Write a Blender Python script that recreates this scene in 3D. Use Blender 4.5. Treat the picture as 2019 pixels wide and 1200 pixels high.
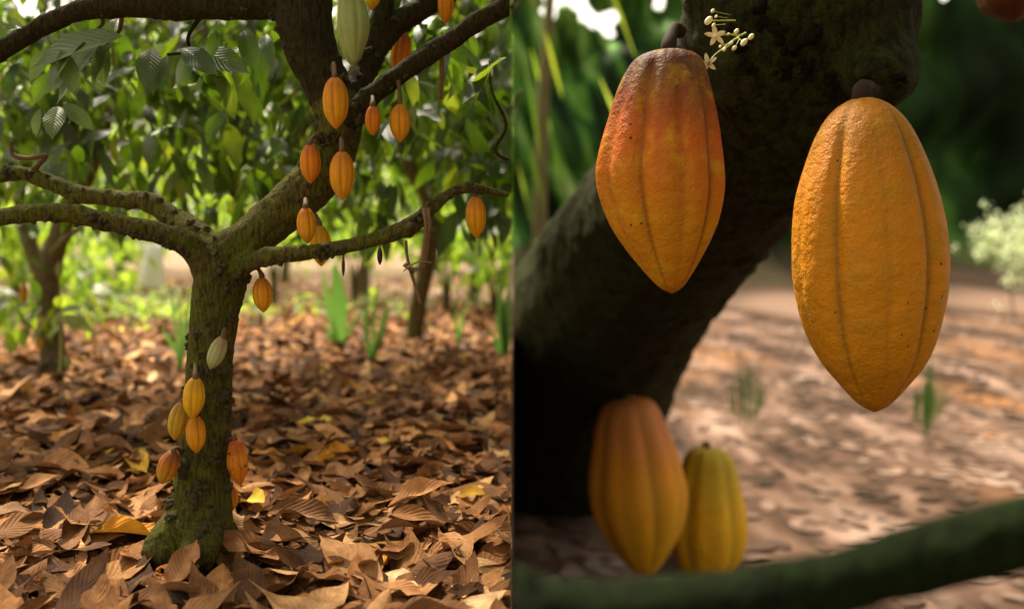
import bpy, bmesh, math, random
import numpy as np
from mathutils import Vector, Matrix, noise
from mathutils.bvhtree import BVHTree

random.seed(7); rng = np.random.default_rng(7)
sc = bpy.context.scene
for o in list(bpy.data.objects): bpy.data.objects.remove(o, do_unlink=True)
col = sc.collection

# ---------------------------------------------------------------- camera
F, CX, CY, H = 1700.0, 1009.5, 470.0, 1.05      # focal length and horizon in photo pixels, eye height
cam_d = bpy.data.cameras.new('camera'); cam = bpy.data.objects.new('camera', cam_d); col.objects.link(cam)
cam.location = (0, 0, H); cam.rotation_euler = (math.pi/2, 0, 0)
cam_d.sensor_width = 36; cam_d.lens = 36*F/2019; cam_d.shift_y = -130/2019
cam_d.clip_start = .05; cam_d.clip_end = 600
cam_d.dof.use_dof = True; cam_d.dof.focus_distance = 2.80; cam_d.dof.aperture_fstop = 0.95
sc.camera = cam

# ---------------------------------------------------------------- sky, sun, exposure
SUN_EL, SUN_AZ = 57, 332          # azimuth: where the light comes from, degrees clockwise from +Y
W = bpy.data.worlds.new('World'); sc.world = W; W.use_nodes = True
nt = W.node_tree; nt.nodes.clear()
sky = nt.nodes.new('ShaderNodeTexSky'); sky.sky_type = 'NISHITA'; sky.sun_disc = False
sky.sun_elevation = math.radians(SUN_EL); sky.sun_rotation = math.radians(SUN_AZ)
sky.air_density = 1.0; sky.dust_density = 4.0; sky.ozone_density = .6
hs = nt.nodes.new('ShaderNodeHueSaturation'); hs.inputs['Saturation'].default_value = .35
bg = nt.nodes.new('ShaderNodeBackground'); bg.inputs['Strength'].default_value = .15
wo = nt.nodes.new('ShaderNodeOutputWorld')
nt.links.new(sky.outputs[0], hs.inputs['Color']); wb = nt.nodes.new('ShaderNodeMix'); wb.data_type = 'RGBA'; wb.blend_type = 'MULTIPLY'; wb.inputs[0].default_value = 1; wb.inputs[7].default_value = (1, .89, .69, 1); nt.links.new(hs.outputs[0], wb.inputs[6]); nt.links.new(wb.outputs[2], bg.inputs[0]); nt.links.new(bg.outputs[0], wo.inputs[0])
sun_d = bpy.data.lights.new('sun', 'SUN'); sun_d.energy = 4.0; sun_d.angle = math.radians(8); sun_d.color = (1, .90, .72)
sun = bpy.data.objects.new('sun', sun_d); col.objects.link(sun)
_el, _az = math.radians(SUN_EL), math.radians(SUN_AZ)
sdir = Vector((math.sin(_az)*math.cos(_el), math.cos(_az)*math.cos(_el), math.sin(_el)))
sun.rotation_euler = sdir.to_track_quat('Z', 'Y').to_euler()
vs = sc.view_settings
vs.view_transform = 'Standard'; vs.look = 'None'; vs.gamma = 1; vs.exposure = 1.6; vs.use_curve_mapping = False
sc.render.engine = 'CYCLES'
cy = sc.cycles
cy.use_denoising = True; cy.denoiser = 'OPENIMAGEDENOISE'
cy.max_bounces = 7; cy.diffuse_bounces = 4; cy.glossy_bounces = 2; cy.transmission_bounces = 4; cy.sample_clamp_indirect = 6

# ---------------------------------------------------------------- helpers
def P(px, py, d):
    return Vector(((px-CX)/F*d, d, H-(py-CY)/F*d))
def link(o, parent=None):
    col.objects.link(o)
    if parent is not None: o.parent = parent
    return o
def tag(o, label=None, cat=None, group=None, kind=None):
    if label: o['label'] = label
    if cat: o['category'] = cat
    if group: o['group'] = group
    if kind: o['kind'] = kind
    return o
def empty(name, loc, label, cat, group=None):
    o = bpy.data.objects.new(name, None); o.location = loc; o.empty_display_size = .1
    link(o); tag(o, label, cat, group); return o
def put(o, parent):            # parent an object whose mesh is in world coordinates
    link(o, parent)
    o.matrix_parent_inverse = Matrix.Translation(-Vector(parent.location)); return o
def mesh_np(name, V, Fq, mat, tint=None, uv=None, smooth=True):
    """mesh from numpy arrays: V (n,3), Fq (m,4)"""
    me = bpy.data.meshes.new(name)
    n, m = len(V), len(Fq)
    me.vertices.add(n); me.vertices.foreach_set('co', np.ascontiguousarray(V, np.float32).ravel())
    k = Fq.shape[1]
    me.loops.add(m*k); me.loops.foreach_set('vertex_index', np.ascontiguousarray(Fq, np.int32).ravel())
    me.polygons.add(m); me.polygons.foreach_set('loop_start', np.arange(0, m*k, k, dtype=np.int32))
    me.polygons.foreach_set('loop_total', np.full(m, k, np.int32))
    me.polygons.foreach_set('use_smooth', np.full(m, smooth, bool))
    me.update(calc_edges=True)
    if tint is not None:
        a = me.color_attributes.new('tint', 'FLOAT_COLOR', 'POINT')
        a.data.foreach_set('color', np.ascontiguousarray(tint, np.float32).ravel())
    if uv is not None:
        l = me.uv_layers.new(name='UVMap'); l.data.foreach_set('uv', np.ascontiguousarray(uv[Fq.ravel()], np.float32).ravel())
    if mat: me.materials.append(mat)
    return me
def obj(name, me): return bpy.data.objects.new(name, me)

# ---------------------------------------------------------------- materials
class NB:
    def __init__(s, name):
        s.m = bpy.data.materials.new(name); s.m.use_nodes = True; s.t = s.m.node_tree; s.t.nodes.clear()
        s.out = s.n('OutputMaterial')
    def n(s, typ, **kw):
        nd = s.t.nodes.new('ShaderNode'+typ)
        for k, v in kw.items():
            if k in nd.inputs: nd.inputs[k].default_value = v
            else: setattr(nd, k, v)
        return nd
    def l(s, a, b): s.t.links.new(a, b)
    def ramp(s, fac, stops):
        r = s.n('ValToRGB'); e = r.color_ramp.elements
        while len(e) > 1: e.remove(e[0])
        e[0].position = stops[0][0]; e[0].color = (*stops[0][1], 1)
        for p, c in stops[1:]:
            x = e.new(p); x.color = (*c, 1)
        s.l(fac, r.inputs[0]); return r.outputs[0]
    def noise(s, vec=None, scale=5, detail=4, rough=.6, dist=0):
        nd = s.n('TexNoise'); nd.inputs['Scale'].default_value = scale; nd.inputs['Detail'].default_value = detail
        nd.inputs['Roughness'].default_value = rough; nd.inputs['Distortion'].default_value = dist
        if vec is not None: s.l(vec, nd.inputs['Vector'])
        return nd.outputs[0]
    def mix(s, fac, a, b, mode='MIX'):
        nd = s.n('Mix', data_type='RGBA', blend_type=mode)
        if isinstance(fac, (int, float)): nd.inputs[0].default_value = fac
        else: s.l(fac, nd.inputs[0])
        for v, i in ((a, 6), (b, 7)):
            if isinstance(v, tuple): nd.inputs[i].default_value = (*v, 1)
            else: s.l(v, nd.inputs[i])
        return nd.outputs[2]
    def math(s, op, a, b=None, c=None):
        nd = s.n('Math', operation=op)
        for i, v in enumerate((a, b, c)):
            if v is None: continue
            if isinstance(v, (int, float)): nd.inputs[i].default_value = v
            else: s.l(v, nd.inputs[i])
        return nd.outputs[0]
    def bump(s, h, strength=.5, dist=.01, normal=None):
        b = s.n('Bump'); b.inputs['Strength'].default_value = strength; b.inputs['Distance'].default_value = dist
        s.l(h, b.inputs['Height'])
        if normal is not None: s.l(normal, b.inputs['Normal'])
        return b.outputs[0]
    def obj_co(s): return s.n('TexCoord').outputs['Object']
    def pos(s): return s.n('NewGeometry').outputs['Position']
    def attr(s, name): return s.n('Attribute', attribute_name=name)
    def bsdf(s, color, rough=.6, spec=.3, normal=None):
        b = s.n('BsdfPrincipled'); b.inputs['Specular IOR Level'].default_value = spec
        if isinstance(rough, (int, float)): b.inputs['Roughness'].default_value = rough
        else: s.l(rough, b.inputs['Roughness'])
        if isinstance(color, tuple): b.inputs['Base Color'].default_value = (*color, 1)
        else: s.l(color, b.inputs['Base Color'])
        if normal is not None: s.l(normal, b.inputs['Normal'])
        return b.outputs[0]
    def done(s, shader): s.l(shader, s.out.inputs[0]); return s.m

def leaf_mat(name, stops, trans=.35, tstops=None, rough=.45, spec=.4, vein=.35, blotch=0.0):
    b = NB(name)
    at = b.attr('tint'); sep = b.n('SeparateColor'); b.l(at.outputs['Color'], sep.inputs[0])
    uv = b.n('UVMap'); suv = b.n('SeparateXYZ'); b.l(uv.outputs[0], suv.inputs[0])
    base = b.ramp(sep.outputs[0], stops)
    au = b.math('ABSOLUTE', b.math('SUBTRACT', suv.outputs[0], .5))
    ph = b.math('SUBTRACT', b.math('MULTIPLY', suv.outputs[1], 70.), b.math('MULTIPLY', au, 42.))
    rib = b.math('SINE', ph)                                             # side veins sweep towards the tip
    mid = b.math('LESS_THAN', au, .025)
    val = b.n('HueSaturation'); b.l(base, val.inputs['Color']); b.l(b.math('MULTIPLY_ADD', sep.outputs[1], 1.2, .4), val.inputs['Value'])
    c = val.outputs[0]
    if blotch:
        nz = b.noise(b.pos(), 18, 5, .65)
        c = b.mix(b.math('MULTIPLY', b.ramp(nz, [(.42, (0, 0, 0)), (.62, (1, 1, 1))]), blotch), c, b.mix(1., c, (.38, .30, .24), 'MULTIPLY'))
    vline = b.math('SMOOTH_MIN', 1., b.math('MAXIMUM', b.math('SUBTRACT', b.math('MULTIPLY', rib, 1.0), .80), 0.), .1)
    c = b.mix(b.math('MULTIPLY', b.math('MAXIMUM', vline, mid), .45), c, b.mix(1., c, (1.5, 1.45, 1.3), 'MULTIPLY'))
    nrm = b.bump(b.math('ADD', b.math('MULTIPLY', rib, .5), b.math('MULTIPLY', b.noise(b.pos(), 60, 3), .8)), vein, .004)
    sh = b.bsdf(c, rough, spec, nrm)
    if trans:
        tr = b.n('BsdfTranslucent')
        tc = b.ramp(sep.outputs[0], tstops or stops); b.l(tc, tr.inputs[0]); b.l(nrm, tr.inputs[1])
        mx = b.n('MixShader'); mx.inputs[0].default_value = trans
        b.l(sh, mx.inputs[1]); b.l(tr.outputs[0], mx.inputs[2]); sh = mx.outputs[0]
    return b.done(sh)

M = {}
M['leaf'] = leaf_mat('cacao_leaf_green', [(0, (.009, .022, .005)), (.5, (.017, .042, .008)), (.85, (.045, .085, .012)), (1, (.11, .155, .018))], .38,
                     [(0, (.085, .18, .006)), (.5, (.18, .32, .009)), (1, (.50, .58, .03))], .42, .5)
M['leaf_sheen'] = leaf_mat('cacao_leaf_sheen', [(0, (.055, .095, .03)), (1, (.11, .155, .055))], .3, [(0, (.14, .24, .03)), (1, (.25, .35, .06))], .38, .5, .5)  # lighter copy of the leaf green, sky sheen put into the colour
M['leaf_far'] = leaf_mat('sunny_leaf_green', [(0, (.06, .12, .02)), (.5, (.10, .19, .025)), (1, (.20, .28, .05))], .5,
                     [(0, (.20, .40, .02)), (.5, (.36, .55, .03)), (1, (.58, .66, .08))], .5, .4)  # lit copy of the leaf green, sunlight put into the colour
M['leaf_bokeh'] = leaf_mat('bokeh_leaf', [(0, (.25, .33, .14)), (1, (.45, .52, .30))], .6, [(0, (.45, .60, .25)), (1, (.72, .80, .50))], .5, .4, .05)  # near-white green carries the brightness of out-of-focus light
BR = [(0, (.035, .015, .006)), (.16, (.105, .043, .015)), (.34, (.205, .088, .030)), (.52, (.32, .142, .050)), (.68, (.42, .205, .078)),
      (.80, (.52, .29, .130)), (.88, (.60, .40, .215)), (.92, (.50, .20, .02)), (.96, (.58, .35, .025)), (1, (.62, .48, .08))]
M['litter'] = leaf_mat('dry_leaf_brown', BR, .10, None, .75, .14, .4, .75)
M['litter_soft'] = leaf_mat('pinkish_dry_leaf', [(0, (.030, .018, .010)), (.3, (.070, .041, .027)), (.6, (.135, .085, .062)), (.85, (.21, .145, .115)), (.93, (.22, .10, .045)), (1, (.28, .20, .16))], 0, None, .8, .1, .1, 0)
M['ribbed'] = leaf_mat('dry_leaf_ribbed', BR, .10, None, .70, .16, .4, .6)
M['dull_blade'] = leaf_mat('dull_blade_green', [(0, (.09, .17, .03)), (1, (.14, .22, .05))], 0, None, .7, .15, .02)
M['blade'] = leaf_mat('strap_blade_green', [(0, (.05, .13, .03)), (1, (.12, .22, .05))], .35, [(0, (.12, .32, .04)), (1, (.25, .45, .08))], .4, .4, .05)

def bark(name, moss, wood, dark, scale=1.0, bump=.9):
    b = NB(name); co = b.obj_co()
    n1 = b.noise(co, 9*scale, 6, .65); n2 = b.noise(co, 130*scale, 4, .7); n3 = b.noise(co, 3.2*scale, 3, .5)
    mp = b.n('Mapping'); mp.inputs['Scale'].default_value = (1, 1, .16); b.l(co, mp.inputs[0])
    n4 = b.noise(mp.outputs[0], 110*scale, 4, .65)                           # fine lengthwise ridges
    sep = b.n('SeparateXYZ'); b.l(b.n('NewGeometry').outputs['Normal'], sep.inputs[0])
    c = b.mix(b.ramp(n1, [(.40, (0, 0, 0)), (.60, (1, 1, 1))]), moss, wood)
    c = b.mix(b.ramp(n3, [(.45, (0, 0, 0)), (.62, (1, 1, 1))]), c, b.mix(1., c, (.85, 1.02, .65), 'MULTIPLY'))
    c = b.mix(b.ramp(n2, [(.34, (.7, .7, .7)), (.50, (0, 0, 0))]), c, dark)
    c = b.mix(b.ramp(n4, [(.36, (.8, .8, .8)), (.58, (0, 0, 0))]), c, dark)
    h = b.math('ADD', b.math('MULTIPLY', n4, 1.2), b.math('ADD', n2, b.math('MULTIPLY', n1, 1.5)))
    return b.done(b.bsdf(c, .85, .08, b.bump(h, bump, .006/scale)))
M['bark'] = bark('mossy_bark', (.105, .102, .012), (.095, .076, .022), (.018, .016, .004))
M['bark_top'] = bark('shaded_bark', (.036, .034, .009), (.040, .026, .012), (.008, .006, .003))  # darker copy of the bark for upper limbs, canopy shade in its colour
M['bark_far'] = bark('distant_bark', (.17, .145, .055), (.20, .145, .09), (.04, .03, .015))
M['bark_big'] = bark('dark_mossy_bark', (.036, .041, .006), (.029, .023, .007), (.005, .0045, .002), .22, 1.0)
M['bark_low'] = bark('green_mossy_bark', (.011, .020, .002), (.008, .012, .002), (.003, .005, .0015), .45, .9)
def plain(name, c, rough=.7, spec=.25, var=.4, scale=40, bump=.4, dist=.003):
    b = NB(name); n = b.noise(b.obj_co(), scale, 5, .65)
    cc = b.mix(n, tuple(x*(1-var) for x in c), tuple(min(1, x*(1+var)) for x in c))
    return b.done(b.bsdf(cc, rough, spec, b.bump(n, bump, dist)))
M['knot'] = plain('knot_bark', (.085, .068, .028), .85, .15, .8, 70, .9, .006)
M['stalk'] = plain('pod_stalk', (.10, .055, .022), .7, .2, .5, 60)
M['stalk_dark'] = plain('dark_stalk', (.028, .016, .008), .8, .12, .5, 12)
M['twig'] = plain('twig', (.09, .055, .028), .75, .2, .5, 50)
M['dry'] = plain('dried_frond', (.15, .085, .035), .6, .3, .7, 35)
M['black'] = plain('withered_pod', (.03, .026, .014), .8, .2, .6, 60)
M['white'] = plain('white_cloth', (.90, .88, .85), .8, .2, .06, 8, .3, .02)
M['petal'] = plain('cream_petal', (.75, .66, .36), .5, .3, .12, 30)
M['petal_red'] = plain('petal_red', (.38, .10, .06), .5, .3, .3, 30)
M['stem'] = plain('flower_stem', (.32, .34, .08), .5, .3, .2, 30)
M['frass'] = plain('orange_sawdust', (.34, .12, .03), .9, .1, .5, 90, .8)

def pod_mat(name, top, mid, low, furrow, patch=(.25, .22, .03), s=1.0, blem=0.0, wart=.5, patchy=.5):
    b = NB(name); co = b.obj_co(); at = b.attr('tint'); sep = b.n('SeparateColor'); b.l(at.outputs['Color'], sep.inputs[0])
    n1 = b.noise(co, 16*s, 4, .6); n2 = b.noise(co, 70*s, 4, .6); n3 = b.noise(co, 180*s, 3, .6)
    t = b.math('ADD', sep.outputs[0], b.math('MULTIPLY', b.math('SUBTRACT', n1, .5), .35))
    c = b.ramp(t, [(.13, top), (.25, tuple(.5*a+.5*m for a, m in zip(top, mid))), (.36, mid), (.75, low), (1, tuple(x*.8 for x in low))])
    c = b.mix(b.math('MULTIPLY', b.ramp(n2, [(.5, (0, 0, 0)), (.75, (1, 1, 1))]), patchy), c, patch)
    n5 = b.noise(co, 9*s, 5, .7, .5)
    c = b.mix(b.ramp(n5, [(.50, (0, 0, 0)), (.72, (.55, .55, .55))]), c, b.mix(.5, furrow, patch))
    c = b.mix(b.math('MULTIPLY', sep.outputs[1], .8), c, furrow)
    vo = b.n('TexVoronoi'); vo.inputs['Scale'].default_value = 138*s; b.l(co, vo.inputs['Vector'])
    spot = b.math('MULTIPLY', b.math('LESS_THAN', vo.outputs['Distance'], b.math('MULTIPLY_ADD', b.noise(co, 30*s, 3, .7), .30, -.065)), b.math('GREATER_THAN', n1, .50))
    c = b.mix(spot, c, (.05, .025, .006))
    scab = b.ramp(b.noise(co, 42*s, 7, .8, 1.5), [(.66, (0, 0, 0)), (.71, (.8, .8, .8))])
    c = b.mix(scab, c, (.10, .045, .012))
    if blem:
        nb = b.noise(co, 34*s, 5, .7, 1.2)
        zone = b.ramp(sep.outputs[0], [(.12, (0, 0, 0)), (.22, (1, 1, 1)), (.62, (1, 1, 1)), (.75, (0, 0, 0))])
        c = b.mix(b.math('MULTIPLY', b.ramp(nb, [(.55, (0, 0, 0)), (.60, (1, 1, 1))]), b.math('MULTIPLY', zone, blem)), c, (.015, .010, .006))
    h = b.math('ADD', b.math('ADD', b.math('MULTIPLY', n2, 1.), b.math('MULTIPLY', b.noise(co, 800*s, 2, .5), .22)), b.math('MULTIPLY', n3, .5))
    return b.done(b.bsdf(c, b.math('MULTIPLY_ADD', n2,   .25, .48), .18, b.bump(h, wart, .004/s)))
OR, YE, RD, GR = (.60, .225, .004), (.62, .30, .022), (.42, .10, .02), (.22, .26, .07)
M['pod_orange'] = pod_mat('pod_orange', (.42, .12, .006), OR, (.60, .26, .006), (.22, .08, .006), (.36, .24, .01))
M['pod_red_orange'] = pod_mat('pod_red_orange', (.36, .075, .008), (.58, .17, .004), (.58, .205, .004), (.20, .05, .006), (.46, .22, .01))
M['pod_yellow'] = pod_mat('pod_yellow', (.46, .18, .006), (.66, .32, .005), (.64, .33, .007), (.22, .15, .010), (.36, .30, .02))
M['pod_yellow_green'] = pod_mat('pod_yellow_green', (.30, .10, .012), (.40, .235, .010), (.50, .29, .010), (.11, .115, .012))
M['pod_red_green'] = pod_mat('pod_red_green', (.22, .03, .012), (.48, .12, .008), (.48, .26, .012), (.07, .08, .012), (.12, .15, .015))
M['pod_spotted'] = pod_mat('pod_spotted', (.38, .06, .010), (.60, .185, .006), (.56, .165, .006), (.34, .08, .006), blem=1.)
M['pod_green'] = pod_mat('pod_green', (.22, .20, .08), (.23, .27, .085), (.25, .30, .09), (.13, .16, .05), (.16, .20, .05))
M['pod_pale'] = pod_mat('pod_pale_green', (.26, .13, .07), (.30, .31, .13), (.33, .36, .15), (.16, .17, .06), (.22, .26, .08))
M['pod_big_left'] = pod_mat('pod_large_red_top', (.060, .009, .011), (.46, .095, .006), (.56, .22, .006), (.20, .06, .008), (.56, .34, .010), .17, 0, .6, .7)
M['pod_big_right'] = pod_mat('pod_large_orange', (.38, .135, .006), (.55, .195, .003), (.56, .215, .004), (.21, .10, .009), (.36, .20, .010), .17, 0, .6, .65)
M['pod_dusk'] = pod_mat('pod_dusky_red', (.05, .012, .008), (.10, .025, .008), (.12, .035, .008), (.04, .012, .006), (.08, .03, .008), .2)
M['pod_big_low'] = pod_mat('pod_large_pink_top', (.52, .15, .05), (.68, .24, .012), (.58, .29, .010), (.26, .13, .012), (.42, .26, .01), .12)
M['pod_big_yellow'] = pod_mat('pod_large_yellow', (.50, .33, .02), (.72, .37, .010), (.66, .32, .010), (.30, .20, .015), (.42, .26, .01), .12)

b = NB('leafy_soil'); co = b.pos()
n1 = b.noise(co, 5, 8, .7); n2 = b.noise(co, .35, 3, .5)
c = b.ramp(n1, [(.3, (.05, .028, .016)), (.5, (.19, .11, .07)), (.68, (.36, .25, .18))])
c = b.mix(b.ramp(n2, [(.56, (0, 0, 0)), (.68, (1, 1, 1))]), c, b.ramp(n1, [(.35, (.06, .10, .02)), (.65, (.17, .21, .05))]))
M['soil'] = b.done(b.bsdf(c, .9, .15, b.bump(n1, .8, .05)))
b = NB('soft_leafy_floor'); co = b.pos(); mp = b.n('Mapping'); mp.inputs['Scale'].default_value = (1, .27, 1); b.l(co, mp.inputs[0])
n1 = b.noise(mp.outputs[0], .8, 3, .55, .3); n2 = b.noise(mp.outputs[0], .3, 2, .5)
c = b.ramp(n1, [(.34, (.018, .010, .005)), (.46, (.065, .035, .022)), (.55, (.125, .074, .052)), (.68, (.25, .165, .13))])
c = b.mix(b.ramp(n2, [(.55, (0, 0, 0)), (.72, (1, 1, 1))]), c, (.20, .09, .035))
M['floor_right'] = b.done(b.bsdf(c, .9, .1))
b = NB('soft_far_foliage'); co = b.pos(); mp = b.n('Mapping'); mp.inputs['Scale'].default_value = (1, .5, .55); b.l(co, mp.inputs[0])
n1 = b.noise(mp.outputs[0], .16, 2.5, .55, .3)
c1 = b.ramp(n1, [(.34, (.005, .012, .003)), (.48, (.014, .038, .007)), (.58, (.035, .09, .014)), (.70, (.10, .20, .04))])
mp2 = b.n('Mapping'); mp2.inputs['Rotation'].default_value = (0, .30, 0); b.l(co, mp2.inputs[0])
mp3 = b.n('Mapping'); mp3.inputs['Scale'].default_value = (1.0, .3, .17); b.l(mp2.outputs[0], mp3.inputs[0])
n2 = b.noise(mp3.outputs[0], .62, 2, .5, .35)                                 # drooping palm streaks; lit greens and bokeh put into the colour
c2 = b.ramp(n2, [(.36, (.005, .013, .004)), (.48, (.022, .065, .012)), (.57, (.08, .20, .03)), (.66, (.20, .34, .10)), (.76, (.38, .48, .25))])
sx = b.n('SeparateXYZ'); b.l(co, sx.inputs[0])
cg = b.mix(b.ramp(b.math('MULTIPLY', sx.outputs[0], .04), [(.44, (1, 1, 1)), (.62, (0, 0, 0))]), c1, c2)
n3 = b.noise(co, .22, 2, .5); hgt = b.math('ADD', b.math('MULTIPLY', sx.outputs[2], .25), b.math('MULTIPLY', n3, 1.1))        # leaf litter banked up against the thicket
M['far_bank'] = b.done(b.bsdf(b.mix(b.ramp(hgt, [(.05, (1, 1, 1)), (.75, (0, 0, 0))]), cg, (.14, .088, .062)), .9, .1))

# ---------------------------------------------------------------- ground: upper terrace on the left, lower floor on the right
RZ = -3.0
def ground():
    bm = bmesh.new()
    ys = [-30, -12, -5, -2, 0] + list(np.arange(.5, 16, .25)) + list(range(16, 46, 2)) + [60, 90, 150]
    def sheet(xs, zf):
        g = [[bm.verts.new((x, y, zf(x, y))) for x in xs] for y in ys]
        for j in range(len(ys)-1):
            for i in range(len(xs)-1): yield bm.faces.new((g[j][i], g[j][i+1], g[j+1][i+1], g[j+1][i])), g
    gl = gr = None
    xs = [-150, -90, -50, -30, -20, -15] + list(np.arange(-12, -.1, .4)) + [0.]
    for f, gl in sheet(xs, lambda x, y: .03*noise.noise((x*.9, y*.9, 0)) - .02): f.material_index = 0; f.smooth = True
    xs = list(np.arange(0, 30, 1.)) + [30, 45, 70, 150]
    for f, gr in sheet(xs, lambda x, y: RZ + .004*noise.noise((x*.5, y*.35, 4))): f.material_index = 1; f.smooth = True
    for j in range(len(ys)-1):
        f = bm.faces.new((gl[j][-1], gr[j][0], gr[j+1][0], gl[j+1][-1])); f.material_index = 0
    me = bpy.data.meshes.new('ground'); bm.to_mesh(me); bm.free()
    me.materials.append(M['soil']); me.materials.append(M['floor_right'])
    return tag(link(obj('ground', me)), 'brown leafy ground with a bank dropping to the lower floor', kind='structure')
ground_o = ground()

# ---------------------------------------------------------------- leaves
def leaf_grid(nr, nc):
    v = np.linspace(0, 1, nr+1); u = np.linspace(-1, 1, nc+1)
    U, Vv = np.meshgrid(u, v)
    F_ = []
    for j in range(nr):
        for i in range(nc):
            a = j*(nc+1)+i; F_.append((a, a+1, a+nc+2, a+nc+1))
    return U.ravel(), Vv.ravel(), np.array(F_, np.int32)
def leaf_shapes(N, nr=6, nc=2, L=(.18, .30), asp=(.30, .40), fold=(-.1, .25), bend=(-1.2, .3), wave=.06, twist=.5, rib=0., cup=(0, 0)):
    """local leaf vertices (N, nv, 3): base at origin, tip along +Y, face up +Z"""
    U, Vv, Fq = leaf_grid(nr, nc)
    r = lambda lo, hi: rng.uniform(lo, hi, (N, 1))
    Ls = r(*L); Ws = Ls*r(*asp)*.5
    w = np.sin(np.pi*np.clip(Vv, 0, 1)**.88)**.85*(1-.12*Vv); w = np.where(Vv > .9, w*.55, w); w[Vv >= 1] = .015; w[Vv <= 0] = .03
    kap = r(*bend); ang = kap*Vv[None]
    safe = np.where(np.abs(kap) < 1e-3, 1e-3, kap)
    y = np.sin(safe*Vv)/safe*Ls; z = (1-np.cos(safe*Vv))/safe*Ls
    f = r(*fold); ph = r(0, 6.28); fr = r(5, 14); cp = r(*cup)
    across = U[None]*Ws*w[None]
    lift = np.abs(across)*f + cp*across**2/Ws + wave*Ls*np.sin(Vv[None]*fr+ph)*U[None]*np.abs(U[None])*w[None]
    if rib: lift = lift + rib*Ls*np.sin(Vv[None]*62-np.abs(U[None])*16)*w[None]*np.minimum(1, np.abs(U[None])*3)
    tw = r(-twist, twist)*(Vv[None]-.3)
    x = across*np.cos(tw) - lift*np.sin(tw); zz = across*np.sin(tw) + lift*np.cos(tw)
    V = np.stack([x, y - zz*np.sin(ang), z + zz*np.cos(ang)], -1)
    uv = np.stack([(U+1)/2, Vv], -1)
    return V, Fq, uv
def rot_from(axis, nrm):
    """(N,3,3) with columns width, axis, normal"""
    axis = axis/np.linalg.norm(axis, axis=1, keepdims=True)
    x = np.cross(axis, nrm); x /= np.linalg.norm(x, axis=1, keepdims=True)+1e-9
    n = np.cross(x, axis)
    return np.stack([x, axis, n], -1)
def leaf_mass(name, V, Fq, uv, R, T, tint, mat, lim=None):
    N, nv, _ = V.shape
    Wd = np.einsum('nij,nvj->nvi', R, V) + T[:, None]
    if lim is not None: Wd[..., 0] = np.minimum(Wd[..., 0], lim)
    FF = (Fq[None] + (np.arange(N)*nv)[:, None, None]).reshape(-1, 4)
    tt = np.ones((N, nv, 4)); tt[..., :2] = tint[:, None, :]
    return mesh_np(name, Wd.reshape(-1, 3), FF, mat, tt.reshape(-1, 4), np.tile(uv, (N, 1)))
def variants(name, n, mat, tints, **kw):
    V, Fq, uv = leaf_shapes(n, **kw); out = []
    for i in range(n):
        tt = np.ones((V.shape[1], 4)); tt[:, :2] = tints[i]
        out.append(mesh_np(name, V[i], Fq, mat, tt, uv))
    return out
def mat4(R, T):
    m = Matrix([list(map(float, R[i]))+[float(T[i])] for i in range(3)]+[[0, 0, 0, 1]]); return m

# ---------------------------------------------------------------- tubes and trees
def spline(pts, per=6):
    """Catmull-Rom through (Vector, radius) points"""
    out = []
    n = len(pts)
    for i in range(n-1):
        p0, p1, p2, p3 = (pts[max(0, min(n-1, i+k))] for k in (-1, 0, 1, 2))
        for s in range(per):
            t = s/per
            def cr(a, b_, c_, d_): return .5*((2*b_)+(c_-a)*t+(2*a-5*b_+4*c_-d_)*t*t+(3*b_-a-3*c_+d_)*t**3)
            out.append((cr(p0[0], p1[0], p2[0], p3[0]), max(.001, cr(p0[1], p1[1], p2[1], p3[1]))))
    out.append(pts[-1]); return out
def tube(bm, path, seg=10, rough=0.0, flat=1.0):
    rings = []; up = Vector((0, 0, 1))
    px = None
    for i, (p, r) in enumerate(path):
        d = (path[min(i+1, len(path)-1)][0]-path[max(i-1, 0)][0])
        d = d.normalized() if d.length > 1e-9 else Vector((0, 0, 1))
        if px is None: px = d.orthogonal().normalized()
        px = (px - d*px.dot(d)); px = px.normalized() if px.length > 1e-6 else d.orthogonal().normalized()
        py = d.cross(px)
        ring = []
        for k in range(seg):
            a = 2*math.pi*k/seg
            rr = r*(1+(rough*noise.noise(p*14+Vector((math.cos(a), math.sin(a), 0))*2) if rough else 0))
            ring.append(bm.verts.new(p+px*math.cos(a)*rr+py*math.sin(a)*rr*flat))
        rings.append(ring)
    for a, b_ in zip(rings, rings[1:]):
        for k in range(seg):
            f = bm.faces.new((a[k], a[(k+1) % seg], b_[(k+1) % seg], b_[k])); f.smooth = True
    bm.faces.new(rings[0][::-1]); bm.faces.new(rings[-1])
def bm_obj(name, bm, mat, smooth=True):
    me = bpy.data.meshes.new(name); bm.to_mesh(me); bm.free(); me.materials.append(mat)
    if smooth: me.polygons.foreach_set('use_smooth', np.ones(len(me.polygons), bool))
    return obj(name, me)
def tube_obj(name, paths, mat, seg=8, rough=0., flat=1.):
    bm = bmesh.new()
    for p in paths: tube(bm, p, seg, rough, flat)
    return bm_obj(name, bm, mat)
def px_path(pts, d_default=None, per=6):
    return spline([(P(x, y, d), r/F*d) for x, y, d, r in pts], per)

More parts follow.
